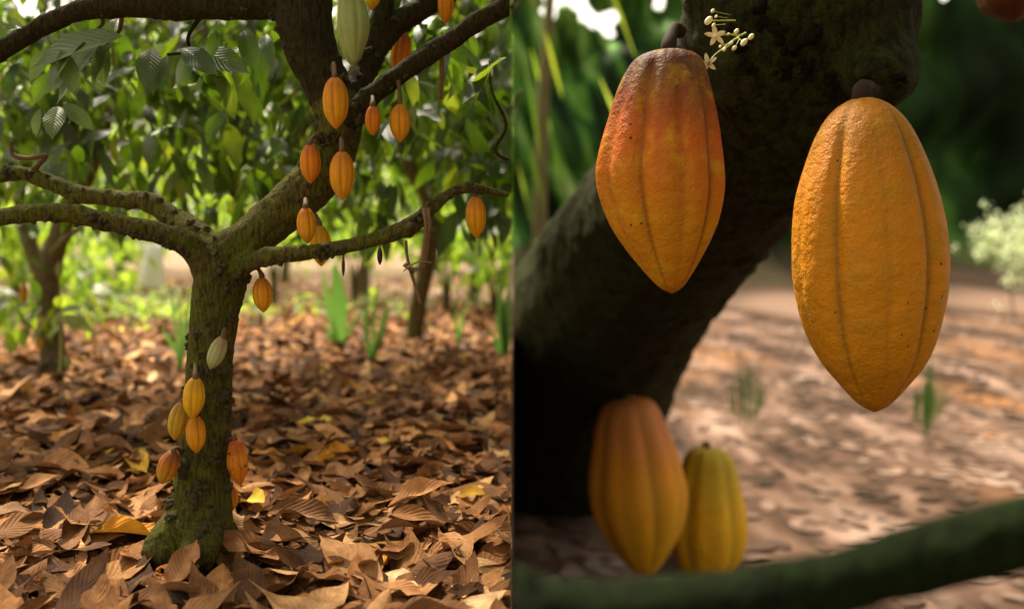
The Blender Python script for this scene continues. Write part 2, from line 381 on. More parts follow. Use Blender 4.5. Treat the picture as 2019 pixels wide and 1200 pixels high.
def woody(root, limbs, mats, voxel, amp, freq, clampx=None, names=None, smooth=6):
    """limbs: list of paths; fused by voxel remesh, roughened, then cut back into trunk and limbs"""
    bm = bmesh.new()
    for p in limbs: tube(bm, p, 16)
    tmp = bm_obj('tmp', bm, M['bark']); col.objects.link(tmp)
    md = tmp.modifiers.new('r', 'REMESH'); md.mode = 'VOXEL'; md.voxel_size = voxel
    ms = tmp.modifiers.new('s', 'SMOOTH'); ms.iterations = smooth; ms.factor = .5
    dg = bpy.context.evaluated_depsgraph_get(); ev = tmp.evaluated_get(dg)
    me = bpy.data.meshes.new_from_object(ev); bpy.data.objects.remove(tmp)
    n = len(me.vertices); V = np.empty(n*3, np.float32); me.vertices.foreach_get('co', V); V = V.reshape(-1, 3)
    Nn = np.empty(n*3, np.float32); me.vertices.foreach_get('normal', Nn); Nn = Nn.reshape(-1, 3)
    disp = np.array([noise.fractal(Vector(v)*freq, 1., 2., 3)*amp + max(0, noise.noise(Vector(v)*freq*2.6)-.30)*amp*2.2 for v in V.tolist()], np.float32)
    V = V + Nn*disp[:, None]
    if clampx is not None:
        s, lim = clampx; V[:, 0] = np.minimum(V[:, 0], lim) if s < 0 else np.maximum(V[:, 0], lim)
    me.vertices.foreach_set('co', V.ravel()); me.update()
    me.vertices.foreach_get('normal', Nn.reshape(-1))
    nf = len(me.polygons)
    Fq = np.empty(len(me.loops), np.int32); me.loops.foreach_get('vertex_index', Fq)
    Fq = Fq.reshape(-1, 4)
    C = V[Fq].mean(1)
    best = np.full(nf, 1e9); who = np.zeros(nf, int)
    for li, p in enumerate(limbs):
        Pp = np.array([list(q[0]) for q in p]); Rr = np.array([q[1] for q in p])
        step = 400000//max(1, len(Pp))
        for s in range(0, nf, step):
            dd = (np.linalg.norm(C[s:s+step, None]-Pp[None], axis=2)-Rr[None]).min(1)
            b_ = dd < best[s:s+step]-(.0 if li == 0 else .004)
            best[s:s+step] = np.where(b_, dd, best[s:s+step]); who[s:s+step] = np.where(b_, li, who[s:s+step])
    bvh = BVHTree.FromPolygons([tuple(v) for v in V.tolist()], [tuple(f) for f in Fq.tolist()])
    outs = []
    for li in range(len(limbs)):
        fs = Fq[who == li]
        if not len(fs): continue
        ids, inv = np.unique(fs.ravel(), return_inverse=True)
        nm = (names[li] if names else ('trunk' if li == 0 else 'limb'))
        pm = mesh_np(nm, V[ids], inv.reshape(-1, 4), mats[li] if isinstance(mats, list) else mats)
        pm.normals_split_custom_set_from_vertices(Nn[ids].tolist())
        outs.append(put(obj(nm, pm), root))
    bpy.data.meshes.remove(me)
    return outs, bvh

EYE = Vector((0, 0, H))
def hit(bvh, px, py):
    dr = (P(px, py, 1)-EYE).normalized()
    loc, nrm, _, _ = bvh.ray_cast(EYE, dr)
    return loc, nrm

# the main cacao tree of the left
D = 2.83
main = empty('cacao_tree', P(395, 1118, D), 'mossy cacao tree with forked trunk and orange pods standing in brown leaf litter', 'tree')
L_trunk = px_path([(392, 1150, D, 92), (394, 1095, D, 76), (396, 1030, D, 62), (398, 960, D, 55), (405, 860, D, 49), (411, 760, D, 45), (418, 660, D, 45),
                   (428, 590, D, 48), (438, 540, D, 53), (448, 505, D, 50), (485, 478, D, 43), (530, 440, D+.02, 44), (583, 395, D+.05, 46), (630, 345, D+.07, 46),
                   (660, 290, D+.08, 45), (668, 240, D+.08, 44), (660, 205, D+.08, 44)])
L_up = px_path([(664, 265, D+.08, 43), (664, 225, D+.08, 44), (650, 180, D+.08, 46), (622, 120, D+.08, 50), (603, 60, D+.08, 54), (598, -30, D+.1, 56), (600, -120, D+.12, 56)])
L_back = px_path([(440, 515, D+.02, 34), (400, 470, D+.08, 27), (345, 432, D+.18, 23), (292, 398, D+.24, 20), (220, 391, D+.3, 17), (150, 380, D+.35, 17), (92, 356, D+.38, 16), (42, 343, D+.4, 14), (0, 347, D+.4, 15), (-80, 362, D+.42, 13), (-200, 350, D+.45, 11), (-330, 300, D+.5, 9), (-440, 230, D+.55, 6)])
L_low = px_path([(420, 530, D-.02, 40), (385, 492, D-.06, 28), (335, 465, D-.1, 23), (270, 450, D-.14, 20), (200, 434, D-.16, 20), (120, 420, D-.18, 19), (50, 421, D-.2, 18), (-10, 430, D-.2, 17), (-90, 445, D-.2, 15), (-210, 440, D-.18, 13), (-340, 400, D-.15, 10), (-450, 330, D-.1, 7)])
L_right = px_path([(445, 535, D, 40), (490, 517, D-.06, 20), (550, 503, D-.12, 17), (620, 496, D-.14, 16), (700, 482, D-.15, 15), (770, 461, D-.15, 16), (822, 438, D-.14, 18), (850, 409, D-.12, 14), (885, 383, D-.1, 11), (920, 370, D-.08, 10), (962, 375, D-.05, 8), (1004, 385, D-.03, 6)])
L_topl = px_path([(600, 30, D+.08, 40), (550, 12, D+.1, 30), (440, 14, D+.12, 27), (330, 12, D+.14, 27), (245, 10, D+.16, 25), (155, 22, D+.18, 21), (85, 52, D+.2, 19), (30, 84, D+.2, 19), (-20, 112, D+.2, 20), (-90, 150, D+.2, 20), (-210, 190, D+.22, 17), (-340, 180, D+.25, 13), (-460, 130, D+.3, 9)])
L_topr = px_path([(672, 255, D+.08, 32), (705, 215, D+.02, 24), (760, 168, D-.02, 20), (820, 125, D-.03, 20), (885, 82, D-.04, 19), (950, 38, D-.04, 19), (1000, 8, D-.04, 19), (1002, -30, D-.04, 17)])
L_topb = px_path([(675, 245, D+.1, 30), (700, 185, D+.14, 26), (722, 130, D+.2, 26), (765, 62, D+.26, 26), (825, 22, D+.3, 22), (905, -25, D+.35, 20)])
L_topc = px_path([(720, 130, D+.2, 22), (745, 60, D+.22, 20), (762, -20, D+.25, 18)])
roots = [px_path([(392, 990, D, 44), (362, 1040, D-.05, 48), (327, 1080, D-.1, 45), (298, 1110, D-.14, 30)]),
         px_path([(400, 1030, D, 40), (400, 1070, D-.1, 40), (388, 1108, D-.18, 34)]),
         px_path([(405, 1040, D, 36), (435, 1085, D-.03, 34), (452, 1115, D-.04, 26)])]
main_limbs = [L_trunk, L_back, L_low, L_right, L_topl, L_topr, L_topb, L_topc, L_up] + roots
bk, bt = M['bark'], M['bark_top']
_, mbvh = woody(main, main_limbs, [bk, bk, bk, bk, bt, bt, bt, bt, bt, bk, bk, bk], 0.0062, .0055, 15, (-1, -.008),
                ['trunk', 'limb', 'limb', 'limb', 'limb', 'limb', 'limb', 'limb', 'limb', 'root', 'root', 'root'], 5)

# flower cushions: warty knots on the bark
def knot_mesh(seed):
    r = random.Random(seed); bm = bmesh.new()
    for k in range(r.randint(7, 11)):
        a = r.uniform(0, 6.28); q = r.uniform(0, .85)
        m = Matrix.Translation((math.cos(a)*q, math.sin(a)*q, r.uniform(-.1, .35)*(1.1-q))) @ Matrix.Scale(r.uniform(.28, .52), 4)
        bmesh.ops.create_icosphere(bm, subdivisions=1, radius=1, matrix=m)
    for v in bm.verts: v.co += Vector((r.uniform(-1, 1), r.uniform(-1, 1), r.uniform(-1, 1)))*.07
    me = bpy.data.meshes.new('knot'); bm.to_mesh(me); bm.free(); me.materials.append(M['knot'])
    me.polygons.foreach_set('use_smooth', np.ones(len(me.polygons), bool)); return me
knots = [knot_mesh(i) for i in range(7)]
M['knot_dark'] = plain('dark_knot_bark', (.022, .016, .009), .9, .05, .8, 14, .9, .03)
knots_dark = [k.copy() for k in knots]
for k in knots_dark: k.materials[0] = M['knot_dark']
def knot(bvh, root, px, py, rpx, sink=.0):
    loc, nrm = hit(bvh, px, py)
    if loc is None:
        loc, nrm, _, _ = bvh.find_nearest(P(px, py, 2.8))
        if loc is None: return
    r = rpx/F*loc.y
    q = nrm.to_track_quat('Z', 'Y')
    o = obj('knot', random.choice(knots_dark if root.name.startswith('great') else knots)); link(o, root)
    o.matrix_basis = Matrix.Translation(loc-nrm*r*sink) @ q.to_matrix().to_4x4() @ Matrix.Rotation(random.uniform(0, 6.28), 4, 'Z') @ Matrix.Diagonal((r, r, r*1.4, 1))
    o.matrix_parent_inverse = Matrix.Translation(-Vector(root.location))
KN = [(363, 926, 15), (396, 900, 7), (420, 910, 13), (402, 955, 11), (385, 985, 13), (341, 990, 12), (334, 1020, 9), (393, 1050, 13), (447, 930, 9), (449, 965, 10), (445, 1045, 10),
      (440, 787, 14), (458, 768, 9), (455, 820, 8), (447, 860, 8), (443, 890, 8), (420, 820, 7), (440, 730, 12), (422, 733, 7), (396, 738, 9), (358, 772, 8), (388, 660, 8), (363, 680, 6),
      (367, 665, 5), (457, 625, 8), (455, 693, 5), (395, 700, 5), (430, 655, 7), (436, 535, 13), (445, 565, 11), (477, 540, 11), (470, 560, 8), (487, 550, 8), (438, 690, 4), (410, 640, 4),
      (425, 505, 7), (380, 720, 4), (410, 745, 5), (345, 965, 5), (415, 1000, 5), (430, 1015, 6), (415, 600, 4), (400, 580, 3),
      (355, 487, 8), (372, 502, 7), (330, 484, 9), (310, 472, 7), (290, 466, 6), (260, 458, 9), (275, 465, 7), (235, 455, 6), (245, 460, 5), (212, 448, 6), (190, 446, 8), (170, 447, 6), (150, 440, 6), (130, 439, 7), (105, 433, 6), (88, 430, 7), (65, 435, 5), (40, 436, 6), (18, 438, 5), (187, 430, 14), (175, 424, 8), (200, 440, 10),
      (373, 440, 7), (405, 455, 7), (345, 420, 6), (312, 398, 7), (290, 385, 7), (265, 405, 6), (322, 432, 6), (340, 440, 6), (55, 345, 9), (15, 338, 10), (90, 350, 5), (135, 378, 5), (70, 335, 6), (30, 350, 6), (110, 360, 4), (240, 385, 5), (205, 395, 5), (165, 375, 4), (150, 398, 4), (385, 452, 6), (425, 470, 5),
      (555, 515, 7), (573, 509, 6), (605, 513, 8), (636, 505, 9), (637, 492, 11), (672, 493, 9), (692, 498, 7), (655, 500, 7), (530, 520, 6), (590, 505, 5), (620, 500, 4), (517, 515, 5), (548, 522, 7), (758, 478, 5), (724, 487, 4), (780, 466, 6), (820, 445, 13), (832, 425, 10), (812, 450, 8), (865, 395, 6), (850, 400, 8), (875, 405, 5), (900, 372, 6), (925, 365, 7), (950, 370, 4), (935, 378, 5),
      (637, 272, 8), (627, 280, 6), (650, 268, 9), (645, 280, 8), (690, 290, 6), (665, 275, 7), (700, 265, 5), (605, 365, 5), (620, 395, 4), (712, 235, 9), (718, 248, 7), (706, 250, 7), (625, 230, 6), (622, 250, 7), (690, 400, 4), (588, 395, 4),
      (710, 150, 5), (730, 100, 7), (745, 110, 5), (780, 40, 7), (800, 150, 4), (855, 95, 4), (700, 205, 8), (688, 215, 6), (770, 172, 5), (560, 90, 6), (548, 60, 7), (675, 150, 8), (660, 260, 5), (575, 120, 5), (460, 35, 5), (320, 30, 5), (200, 30, 5), (480, 20, 6), (535, 30, 6)]
for k in KN: knot(mbvh, main, k[0]+random.uniform(-2, 2), k[1]+random.uniform(-2, 2), k[2]*1.3, -.05)
for i in range(70):                                                          # small pimples
    px, py = random.choice([(random.uniform(370, 455), random.uniform(560, 1060)), (random.uniform(0, 420), random.uniform(400, 490)), (random.uniform(500, 860), random.uniform(430, 520)), (random.uniform(0, 400), random.uniform(330, 450)), (random.uniform(540, 690), random.uniform(280, 450))])
    knot(mbvh, main, px, py, random.uniform(2, 4.2), .1)

# ---------------------------------------------------------------- pods
BG = 'great pods close to the viewer'
PROF_R = ([0, .012, .03, .067, .12, .18, .26, .34, .43, .53, .60, .66, .757, .85, .917, .95, .98, 1], [.0, .20, .34, .50, .63, .73, .85, .935, .985, 1., .985, .94, .84, .66, .42, .31, .18, 0])
PROF_L = ([0, .006, .017, .048, .11, .214, .318, .42, .505, .58, .63, .734, .838, .92, .963, .983, 1], [.0, .22, .39, .55, .656, .78, .875, .955, 1., .985, .94, .81, .58, .36, .23, .15, 0])
PROF_S = ([0, .02, .05, .10, .18, .28, .38, .48, .58, .68, .77, .85, .92, .97, 1], [.0, .27, .44, .61, .79, .92, .985, 1., .975, .90, .77, .58, .36, .17, 0])
def pod_mesh(L, R, mat, prof=PROF_S, nt=44, ns=60, deep=.11, shallow=.05, wart=0., rot=0., seed=0, curve=0.0, wfreq=1.0, fw=.15):
    q_ = np.linspace(0, 1, 800); dense = (1-np.cos(np.pi*q_))/2; pr = np.interp(dense, *prof)
    ker = np.exp(-.5*(np.arange(-40, 41)/19.)**2); ker /= ker.sum()
    ext = np.concatenate([-pr[40:0:-1], pr, -pr[-2:-42:-1]]); ps = np.convolve(ext, ker, 'valid'); ps[0] = ps[-1] = 0
    nq = int(nt*1.25); qs = np.linspace(0, 1, nq); ts = (1-np.cos(np.pi*qs))/2; r = np.interp(qs, q_, ps)
    th = np.linspace(0, 2*math.pi, ns, endpoint=False)
    fur = np.zeros(ns); mask = np.zeros(ns)
    rs = random.Random(seed)
    for k in range(10):
        a = rot+k*math.pi/5+rs.uniform(-.05, .05)
        d = np.angle(np.exp(1j*(th-a))); g = np.exp(-.5*(d/(fw if k % 2 == 0 else fw*1.1))**2)
        fur += g*(deep if k % 2 == 0 else shallow); mask = np.maximum(mask, np.exp(-.5*(d/(fw*.38))**2)*(1 if k % 2 == 0 else .3))
    env = np.clip(np.sin(np.pi*np.clip(ts, 0, 1)**.8)*1.5, 0, 1)*.85+.15
    V = np.empty((len(ts), ns, 3)); T = np.ones((len(ts), ns, 4))
    rr = R*r[:, None]*(1-env[:, None]*fur[None]+.03*env[:, None])
    wob = np.array([noise.noise((t*5, seed, 0)) for t in ts])
    V[..., 0] = rr*np.cos(th)[None]+(wob*.02*R+curve*R*np.sin(np.pi*ts))[:, None]
    V[..., 1] = rr*np.sin(th)[None]; V[..., 2] = -ts[:, None]*L
    T[..., 0] = ts[:, None]; T[..., 1] = mask[None]*(.45+.55*env[:, None]); T[..., 2] = 0
    if wart:
        f = 8./R*wfreq
        for i in range(len(ts)):
            for j in range(ns):
                v = Vector(V[i, j]); nn = noise.noise(v*f)*.6+noise.noise(v*f*2.3)*.4+noise.noise(v*f*.3)*1.5
                s = wart*R*nn*min(1, r[i]*1.6)
                V[i, j, 0] += math.cos(th[j])*s; V[i, j, 1] += math.sin(th[j])*s
    n = len(ts); F_ = []
    for i in range(n-1):
        for j in range(ns):
            a, b_ = i*ns+j, i*ns+(j+1) % ns
            F_.append((a, a+ns, b_+ns, b_))
    return mesh_np('husk', V.reshape(-1, 3), np.array(F_, np.int32), mat, T.reshape(-1, 4))
def pod(top, bot, wpx, d, matk, label, attach=None, name='cacao_pod', group='pods hanging on the cacao tree', stalk_r=5, light=False, **kw):
    a, b_ = P(top[0], top[1], d), P(bot[0], bot[1], d)
    ax = (a-b_); L = ax.length; R = wpx/2/F*d
    e = empty(name, a, label, 'cacao pod', group)
    m = pod_mesh(L, R, M[matk], seed=int(top[0]*7+top[1]), rot=kw.pop('rot', random.uniform(0, 1.2)), **kw)
    o = link(obj('husk', m), e); o.rotation_euler = Vector((0, 0, 1)).rotation_difference(ax).to_euler()
    at = attach if attach is not None else a+Vector((0, .05, .03))
    mid = a.lerp(at, .5)+Vector((0, 0, .15*(at-a).length))
    r = stalk_r/F*d
    s = tube_obj('stalk', [spline([(a-Vector((0, 0, r*1.2)), r*1.25), (a+Vector((0, 0, r*.6)), r*1.1), (mid, r*.8), (at, r*1.1)], 4)], M['stalk'], 8, .2)
    if group == BG and not light: s.data.materials[0] = M['stalk_dark']
    put(s, e)
    return e
def surf(px, py, back=.0):
    loc, n = hit(mbvh, px, py); return loc
pod((660, 151), (663, 255), 51, 2.64, 'pod_orange', 'large yellow-orange pod high on the dark upper trunk, just below the big green pod', surf(655, 140))
pod((735, 208), (735, 268), 31, 2.74, 'pod_red_orange', 'small slim orange pod under the rising right branch, left of a wider one', surf(735, 192))
pod((788, 205), (789, 281), 41, 2.76, 'pod_orange', 'dull orange pod under the rising right branch, right of a smaller slim one', surf(786, 160))
pod((611, 284), (613, 362), 41, 2.70, 'pod_red_orange', 'reddish orange pod on the left edge of the leaning trunk', surf(630, 280))
pod((674, 297), (675, 395), 49, 2.66, 'pod_orange', 'broad orange pod on the right side of the leaning trunk bend', surf(672, 285))
pod((602, 408), (607, 480), 38, 2.70, 'pod_orange', 'small yellow-orange pod on the leaning trunk, above the right limb', surf(602, 400))
pod((630, 443), (634, 525), 42, 2.83, 'pod_yellow', 'yellow pod partly hidden behind the low right limb', P(622, 425, 2.85))
pod((516, 546), (520, 616), 38, 2.80, 'pod_orange', 'orange pod hanging alone right of the fork, below the low limb', P(505, 525, 2.8))
pod((937, 386), (940, 470), 40, 2.76, 'pod_orange', 'orange pod hanging alone at the thin end of the right limb', P(932, 372, 2.76))
pod((441, 662), (414, 728), 33, 2.67, 'pod_pale', 'small pale green pod tilted on the trunk', surf(447, 658))
pod((385, 742), (379, 826), 42, 2.60, 'pod_yellow', 'yellow pod on the trunk, topmost of the cluster of three', surf(386, 728))
pod((362, 790), (344, 868), 41, 2.68, 'pod_yellow_green', 'yellow-green pod on the trunk edge, left of the cluster of three', surf(380, 785))
pod((385, 818), (388, 893), 38, 2.645, 'pod_orange', 'orange-yellow pod on the trunk, lowest of the cluster of three', surf(385, 812))
pod((343, 888), (318, 954), 40, 2.70, 'pod_red_green', 'red and green striped pod leaning off the lower left trunk', surf(358, 890))
pod((463, 866), (474, 956), 41, 2.78, 'pod_spotted', 'orange pod with black blotches on the lower right trunk', P(448, 868, 2.8), prof=PROF_L)
pod((454, 955), (456, 1008), 30, 2.90, 'pod_red_orange', 'orange pod peeping from behind the lowest right trunk', P(440, 952, 2.88))
pod((688, -40), (700, 124), 64, 2.60, 'pod_green', 'big pale green pod hanging at the top of the fork, cut by the picture edge', P(680, -60, 2.68), prof=PROF_L, curve=.10)
pod((690, -10), (697, 135), 56, 2.76, 'pod_green', 'green pod half hidden behind the big pale green one', P(690, -30, 2.84))
pod((742, -50), (731, 21), 34, 2.74, 'pod_yellow', 'small yellow pod tip at the top picture edge', P(744, -70, 2.8))
pod((880, -28), (878, 48), 32, 3.05, 'pod_red_orange', 'orange pod tip under the topmost right branch', P(882, -40, 3.1))
pod((797, 62), (783, 150), 40, 3.22, 'pod_red_orange', 'bright orange pod mostly hidden behind the rising right branch', P(798, 45, 3.2))
for px, py, w, h in ((749, 487, 11, 36), (677, 508, 7, 37)):
    e = pod((px, py), (px, py+h), w, 2.66, 'pod_green', 'tiny withered black pod under the low right limb, %s' % ('nearer its tip' if px > 700 else 'nearer the fork'), P(px+1, py-12, 2.68), name='withered_pod', group='withered pods under the low limb', stalk_r=2, nt=16, ns=20)
    e.children[0].data.materials[0] = M['black']; e['category'] = 'withered pod'

# ---------------------------------------------------------------- dead strips caught on the low limb
e = empty('dead_leaf_strip', P(842, 412, 2.6), 'long brown dead leaf strips hanging broken over the low right limb', 'dead leaf')
def strip(pts, w, th=.25):
    return tube_obj('strip', [spline([(P(x, y, d), w/F*d) for x, y, d in pts], 4)], M['dry'], 6, .25, th)
for pts, w in (([(838, 411, 2.62), (843, 450, 2.6), (838, 500, 2.6), (831, 531, 2.6)], 8), ([(845, 411, 2.6), (848, 440, 2.59), (846, 460, 2.59)], 4),
               ([(800, 474, 2.64), (802, 500, 2.62), (808, 528, 2.6), (818, 560, 2.6), (830, 600, 2.6)], 4.5), ([(797, 520, 2.6), (812, 531, 2.6), (830, 530, 2.6)], 5), ([(800, 528, 2.59), (826, 516, 2.59), (852, 518, 2.6)], 2.5), ([(797, 534, 2.6), (806, 526, 2.58), (816, 538, 2.6)], 4)):
    put(strip(pts, w), e)
e = empty('dead_leaf_strip', P(870, 110, 2.9), 'long narrow brown dead leaf hanging below the rising right branch', 'dead leaf')
put(strip([(868, 96, 2.82), (872, 130, 2.85), (870, 165, 2.85), (866, 196, 2.85)], 6), e)

# ---------------------------------------------------------------- fallen leaves
def ground_px(px, py): d = H*F/(py-CY); return (px-CX)/F*d, d
def litter():
    # stuff layer: everything not picked out singly
    pts = []
    def add(n, d0, d1, zmax):
        d = np.sqrt(rng.uniform(d0**2, d1**2, n)); x = rng.uniform(-.82, 0, n)*d
        pts.append(np.stack([x, d, rng.uniform(.0, zmax, n)], 1))
    add(1850, 2.0, 4.2, .05); add(2450, 4.2, 7.5, .06); add(4300, 7.5, 13, .07); add(1500, 13, 22, .05)
    T = np.concatenate(pts); N = len(T)
    yaw = rng.uniform(0, 6.283, N); pit = rng.normal(0, .15, N); rol = rng.normal(0, .22, N)
    ax = np.stack([np.cos(yaw)*np.cos(pit), np.sin(yaw)*np.cos(pit), np.sin(pit)], 1)
    nrm = np.stack([rol*-np.sin(yaw), rol*np.cos(yaw), np.ones(N)*np.where(rng.random(N) < .4, -1, 1)], 1)
    R = rot_from(ax, nrm)
    V, Fq, uv = leaf_shapes(N, 7, 4, (.16, .31), (.28, .41), (-.25, .3), (-.7, .7), .07, .6, cup=(-.35, .35))
    Wd = np.einsum('nij,nvj->nvi', R, V)
    T[:, :2] -= Wd.mean(1)[:, :2]
    low = Wd[..., 2].min(1); T[:, 2] = np.maximum(T[:, 2], -low*.6)*1.0
    xmax = (Wd[..., 0]+T[:, :1]).max(1)
    dx = T[:, 0]+.0; dy = T[:, 1]
    keep = (Wd[..., 0]+T[:, :1]).mean(1) < -.012
    near = (np.hypot(T[:, 0]-P(385, 0, D).x, (T[:, 1]-D+.06)*1.0) < .30); T[near, 2] = np.minimum(T[near, 2]*.3, .008)
    tint = np.stack([np.clip(rng.beta(1.5, 1.7, N)*.9, 0, 1), rng.beta(1.6, 1.6, N)], 1)
    sp = rng.random(N) < .03; tint[sp, 0] = rng.uniform(.86, 1, sp.sum())
    me = leaf_mass('leaf_litter', V[keep], Fq, uv, R[keep], T[keep], tint[keep], M['litter'], -.004)
    tag(link(obj('leaf_litter', me)), 'deep layer of dry brown leaves covering the ground', 'leaf litter', kind='stuff')
    # 285 of the largest as leaves of their own, sharing 48 meshes
    nv = 48
    tn = np.stack([np.clip(rng.beta(2.2, 2.2, nv)*.85+.04, 0, 1), rng.uniform(.15, .9, nv)], 1); tn[::24, 0] = .93
    vs_ = variants('fallen_leaf', nv, M['ribbed'], tn, nr=12, nc=6, L=(.20, .32), asp=(.29, .41), fold=(-.2, .35), bend=(-.75, .7), wave=.06, twist=.55, rib=.0020, cup=(-.6, .7))
    n = 0
    while n < 285:
        d = math.sqrt(random.uniform(2.25**2, 4.6**2)) if n < 215 else random.uniform(4.4, 6.2)
        x = random.uniform(-.60, 0)*d
        if x > -.10: continue
        if math.hypot(x-P(375, 0, D).x, d-D+.10) < .27: continue
        me = random.choice(vs_)
        y0 = random.uniform(0, 6.283)
        q = Matrix.Rotation(y0, 3, 'Z') @ Matrix.Rotation(random.gauss(0, .2), 3, 'Y') @ Matrix.Rotation(random.gauss(.02, .14), 3, 'X')
        if random.random() < .35: q = q @ Matrix.Rotation(math.pi, 3, 'Y')
        lows = min((q @ v.co).z for v in me.vertices)
        dirn = q @ Vector((0, .12, 0))
        loc = Vector((x-dirn.x, d-dirn.y, max(.02, -lows*.6)+random.uniform(.01, .045)))
        if max((q @ v.co).x for v in me.vertices)+loc.x > -.004: continue
        if max((q @ v.co).z for v in me.vertices)+loc.z > .125: continue
        o = obj('fallen_leaf', me); o.matrix_world = Matrix.Translation(loc) @ q.to_4x4(); link(o)
        hue, vv = tn[vs_.index(me)]
        tone = 'ochre yellow' if hue > .9 else 'dark brown' if hue*.6+vv*.4 < .38 else 'pale tan' if hue*.6+vv*.4 > .56 else 'mid brown'
        ppx = CX+x/d*F
        side = 'at the far left' if ppx < 170 else 'left of the trunk' if ppx < 370 else 'right of the trunk' if ppx < 640 else 'well right of the trunk' if ppx < 850 else 'by the right edge'
        dist = 'in the foreground' if d < 3.0 else 'a little behind the trunk' if d < 4.2 else 'in the middle distance'
        tag(o, '%s fallen leaf lying %s, %s' % (tone, side, dist), 'leaf', '%s fallen leaves %s %s' % (tone, side, dist)); n += 1
    # the ones the eye picks out
    SP = [((752, 1195), (625, 1125), .38, .70, .55, 'large tan leaf with clear veins lying in front of the trunk foot', .03),
          ((765, 1045), (895, 1030), .36, .60, .75, 'rusty orange ribbed leaf, a boat shape lying open on the litter', .12),
          ((530, 1045), (665, 1065), .36, .34, .35, 'dark brown strongly ribbed leaf curled right of the trunk', .06),
          ((262, 925), (305, 985), .30, .96, .60, 'yellow striped leaf leaning upright left of the trunk', .03),
          ((755, 755), (868, 745), .34, .90, .60, 'long ochre leaf lying flat in the middle distance', .10),
          ((730, 902), (770, 908), .40, .97, .65, 'small bright yellow leaf among the brown ones at right', .05),
          ((705, 918), (640, 945), .36, .92, .55, 'ochre leaf with upturned edge in the right half of the litter', .06),
          ((565, 925), (490, 945), .36, .91, .60, 'orange leaf lying close beside the blotched pod', .05),
          ((75, 945), (175, 965), .42, .60, .50, 'broad reddish brown leaf lying flat at the left', .05),
          ((45, 1000), (118, 985), .50, .74, .60, 'pale crumpled leaf at the far left of the litter', .06),
          ((255, 850), (330, 838), .40, .72, .60, 'light tan leaf curled up left of the pod cluster', .08),
          ((485, 1020), (520, 1040), .55, .98, .70, 'pale yellow leaf lying close at the trunk foot', .05),
          ((100, 890), (132, 886), .50, .93, .60, 'small orange-yellow leaf left of the trunk', .05),
          ((905, 1010), (955, 1022), .55, .95, .40, 'ochre ribbed leaf standing at the right', .06),
          ((880, 1090), (925, 1185), .34, .66, .50, 'light brown leaf pointing at the viewer in the right foreground', .06),
          ((20, 800), (30, 780), .9, .76, .6, 'pale leaf at the far left edge in the middle distance', .05),
          ((165, 770), (215, 765), .55, .78, .62, 'pale tan leaf in the middle distance at left', .07),
          ((335, 1200), (392, 1150), .5, .45, .4, 'brown leaf with its tip pointing to the trunk foot', .05)]
    for (b0, b1, asp, hue, val, lab, zz) in SP:
        x0, d0 = ground_px(*b0); x1, d1 = ground_px(*b1)
        a = Vector((x0, d0, .05+zz*.3)); bq = Vector((x1, d1, .05+zz)); L = max(.05, (bq-a).length)
        L = min(L, .34)
        V, Fq, uv = leaf_shapes(1, 14, 6, (L, L), (asp, asp), (.15, .4), (-.5, .5), .05, .3, rib=.006, cup=(.1, .5))
        tt = np.ones((V.shape[1], 4)); tt[:, 0] = hue; tt[:, 1] = val
        R = rot_from(np.array([list(bq-a)]), np.array([[random.uniform(-.3, .3), -.35, 1.]]))
        o = obj('fallen_leaf', mesh_np('fallen_leaf', V[0], Fq, M['ribbed'], tt, uv)); o.matrix_world = mat4(R[0], a); link(o)
        tag(o, lab, 'leaf', 'fallen leaves that stand out from the litter')
litter()
bm = bmesh.new()
for i in range(260):
    a = random.uniform(0, 6.28); q = random.random()**.6
    p = P(350, 1132, 2.62)+Vector((math.cos(a)*q*.065, math.sin(a)*q*.06, 0)); p.z = .045+(1-q)*.02
    bmesh.ops.create_icosphere(bm, subdivisions=1, radius=random.uniform(.002, .005), matrix=Matrix.Translation(p))
tag(link(bm_obj('sawdust_heap', bm, M['frass'])), 'small orange-brown crumbly heap at the trunk foot', 'sawdust', kind='stuff')

# ---------------------------------------------------------------- hanging foliage
def cluster_leaves(centers, per, L, spread=.12, droop=(.2, 1.3), asp=(.28, .38), nr=6, nc=2, light=0.):
    """leaves fanned round twig ends; returns arrays for leaf_mass"""
    C = np.repeat(np.array(centers), per, axis=0); N = len(C)
    yaw = rng.uniform(0, 6.283, N); dr = rng.uniform(*droop, N)
    ax = np.stack([np.cos(yaw)*np.cos(dr), np.sin(yaw)*np.cos(dr), -np.sin(dr)], 1)
    up = np.stack([rng.normal(0, .45, N), rng.normal(-.1, .45, N), np.ones(N)], 1)
    R = rot_from(ax, up)
    T = C+rng.normal(0, spread, (N, 3))*np.array([1, 1, .7])
    V, Fq, uv = leaf_shapes(N, nr, nc, L, asp, (-.05, .35), (-1.3, .2), .035, .4)
    tint = np.stack([np.clip(rng.beta(2, 3, N)+light, 0, 1), rng.beta(2, 2, N)], 1)
    return V, Fq, uv, R, T, tint
def keep_left(V, R, T, lim=-.012):
    Wd = np.einsum('nij,nvj->nvi', R, V)+T[:, None]; return Wd[..., 0].mean(1) < lim
LV = variants('leaf', 44, M['leaf'], np.stack([rng.beta(2, 3, 44), rng.beta(2, 2, 44)], 1), nr=10, nc=4, L=(.20, .30), asp=(.30, .40), fold=(0, .35), bend=(-1.2, .1), wave=.035, twist=.4, rib=.004)
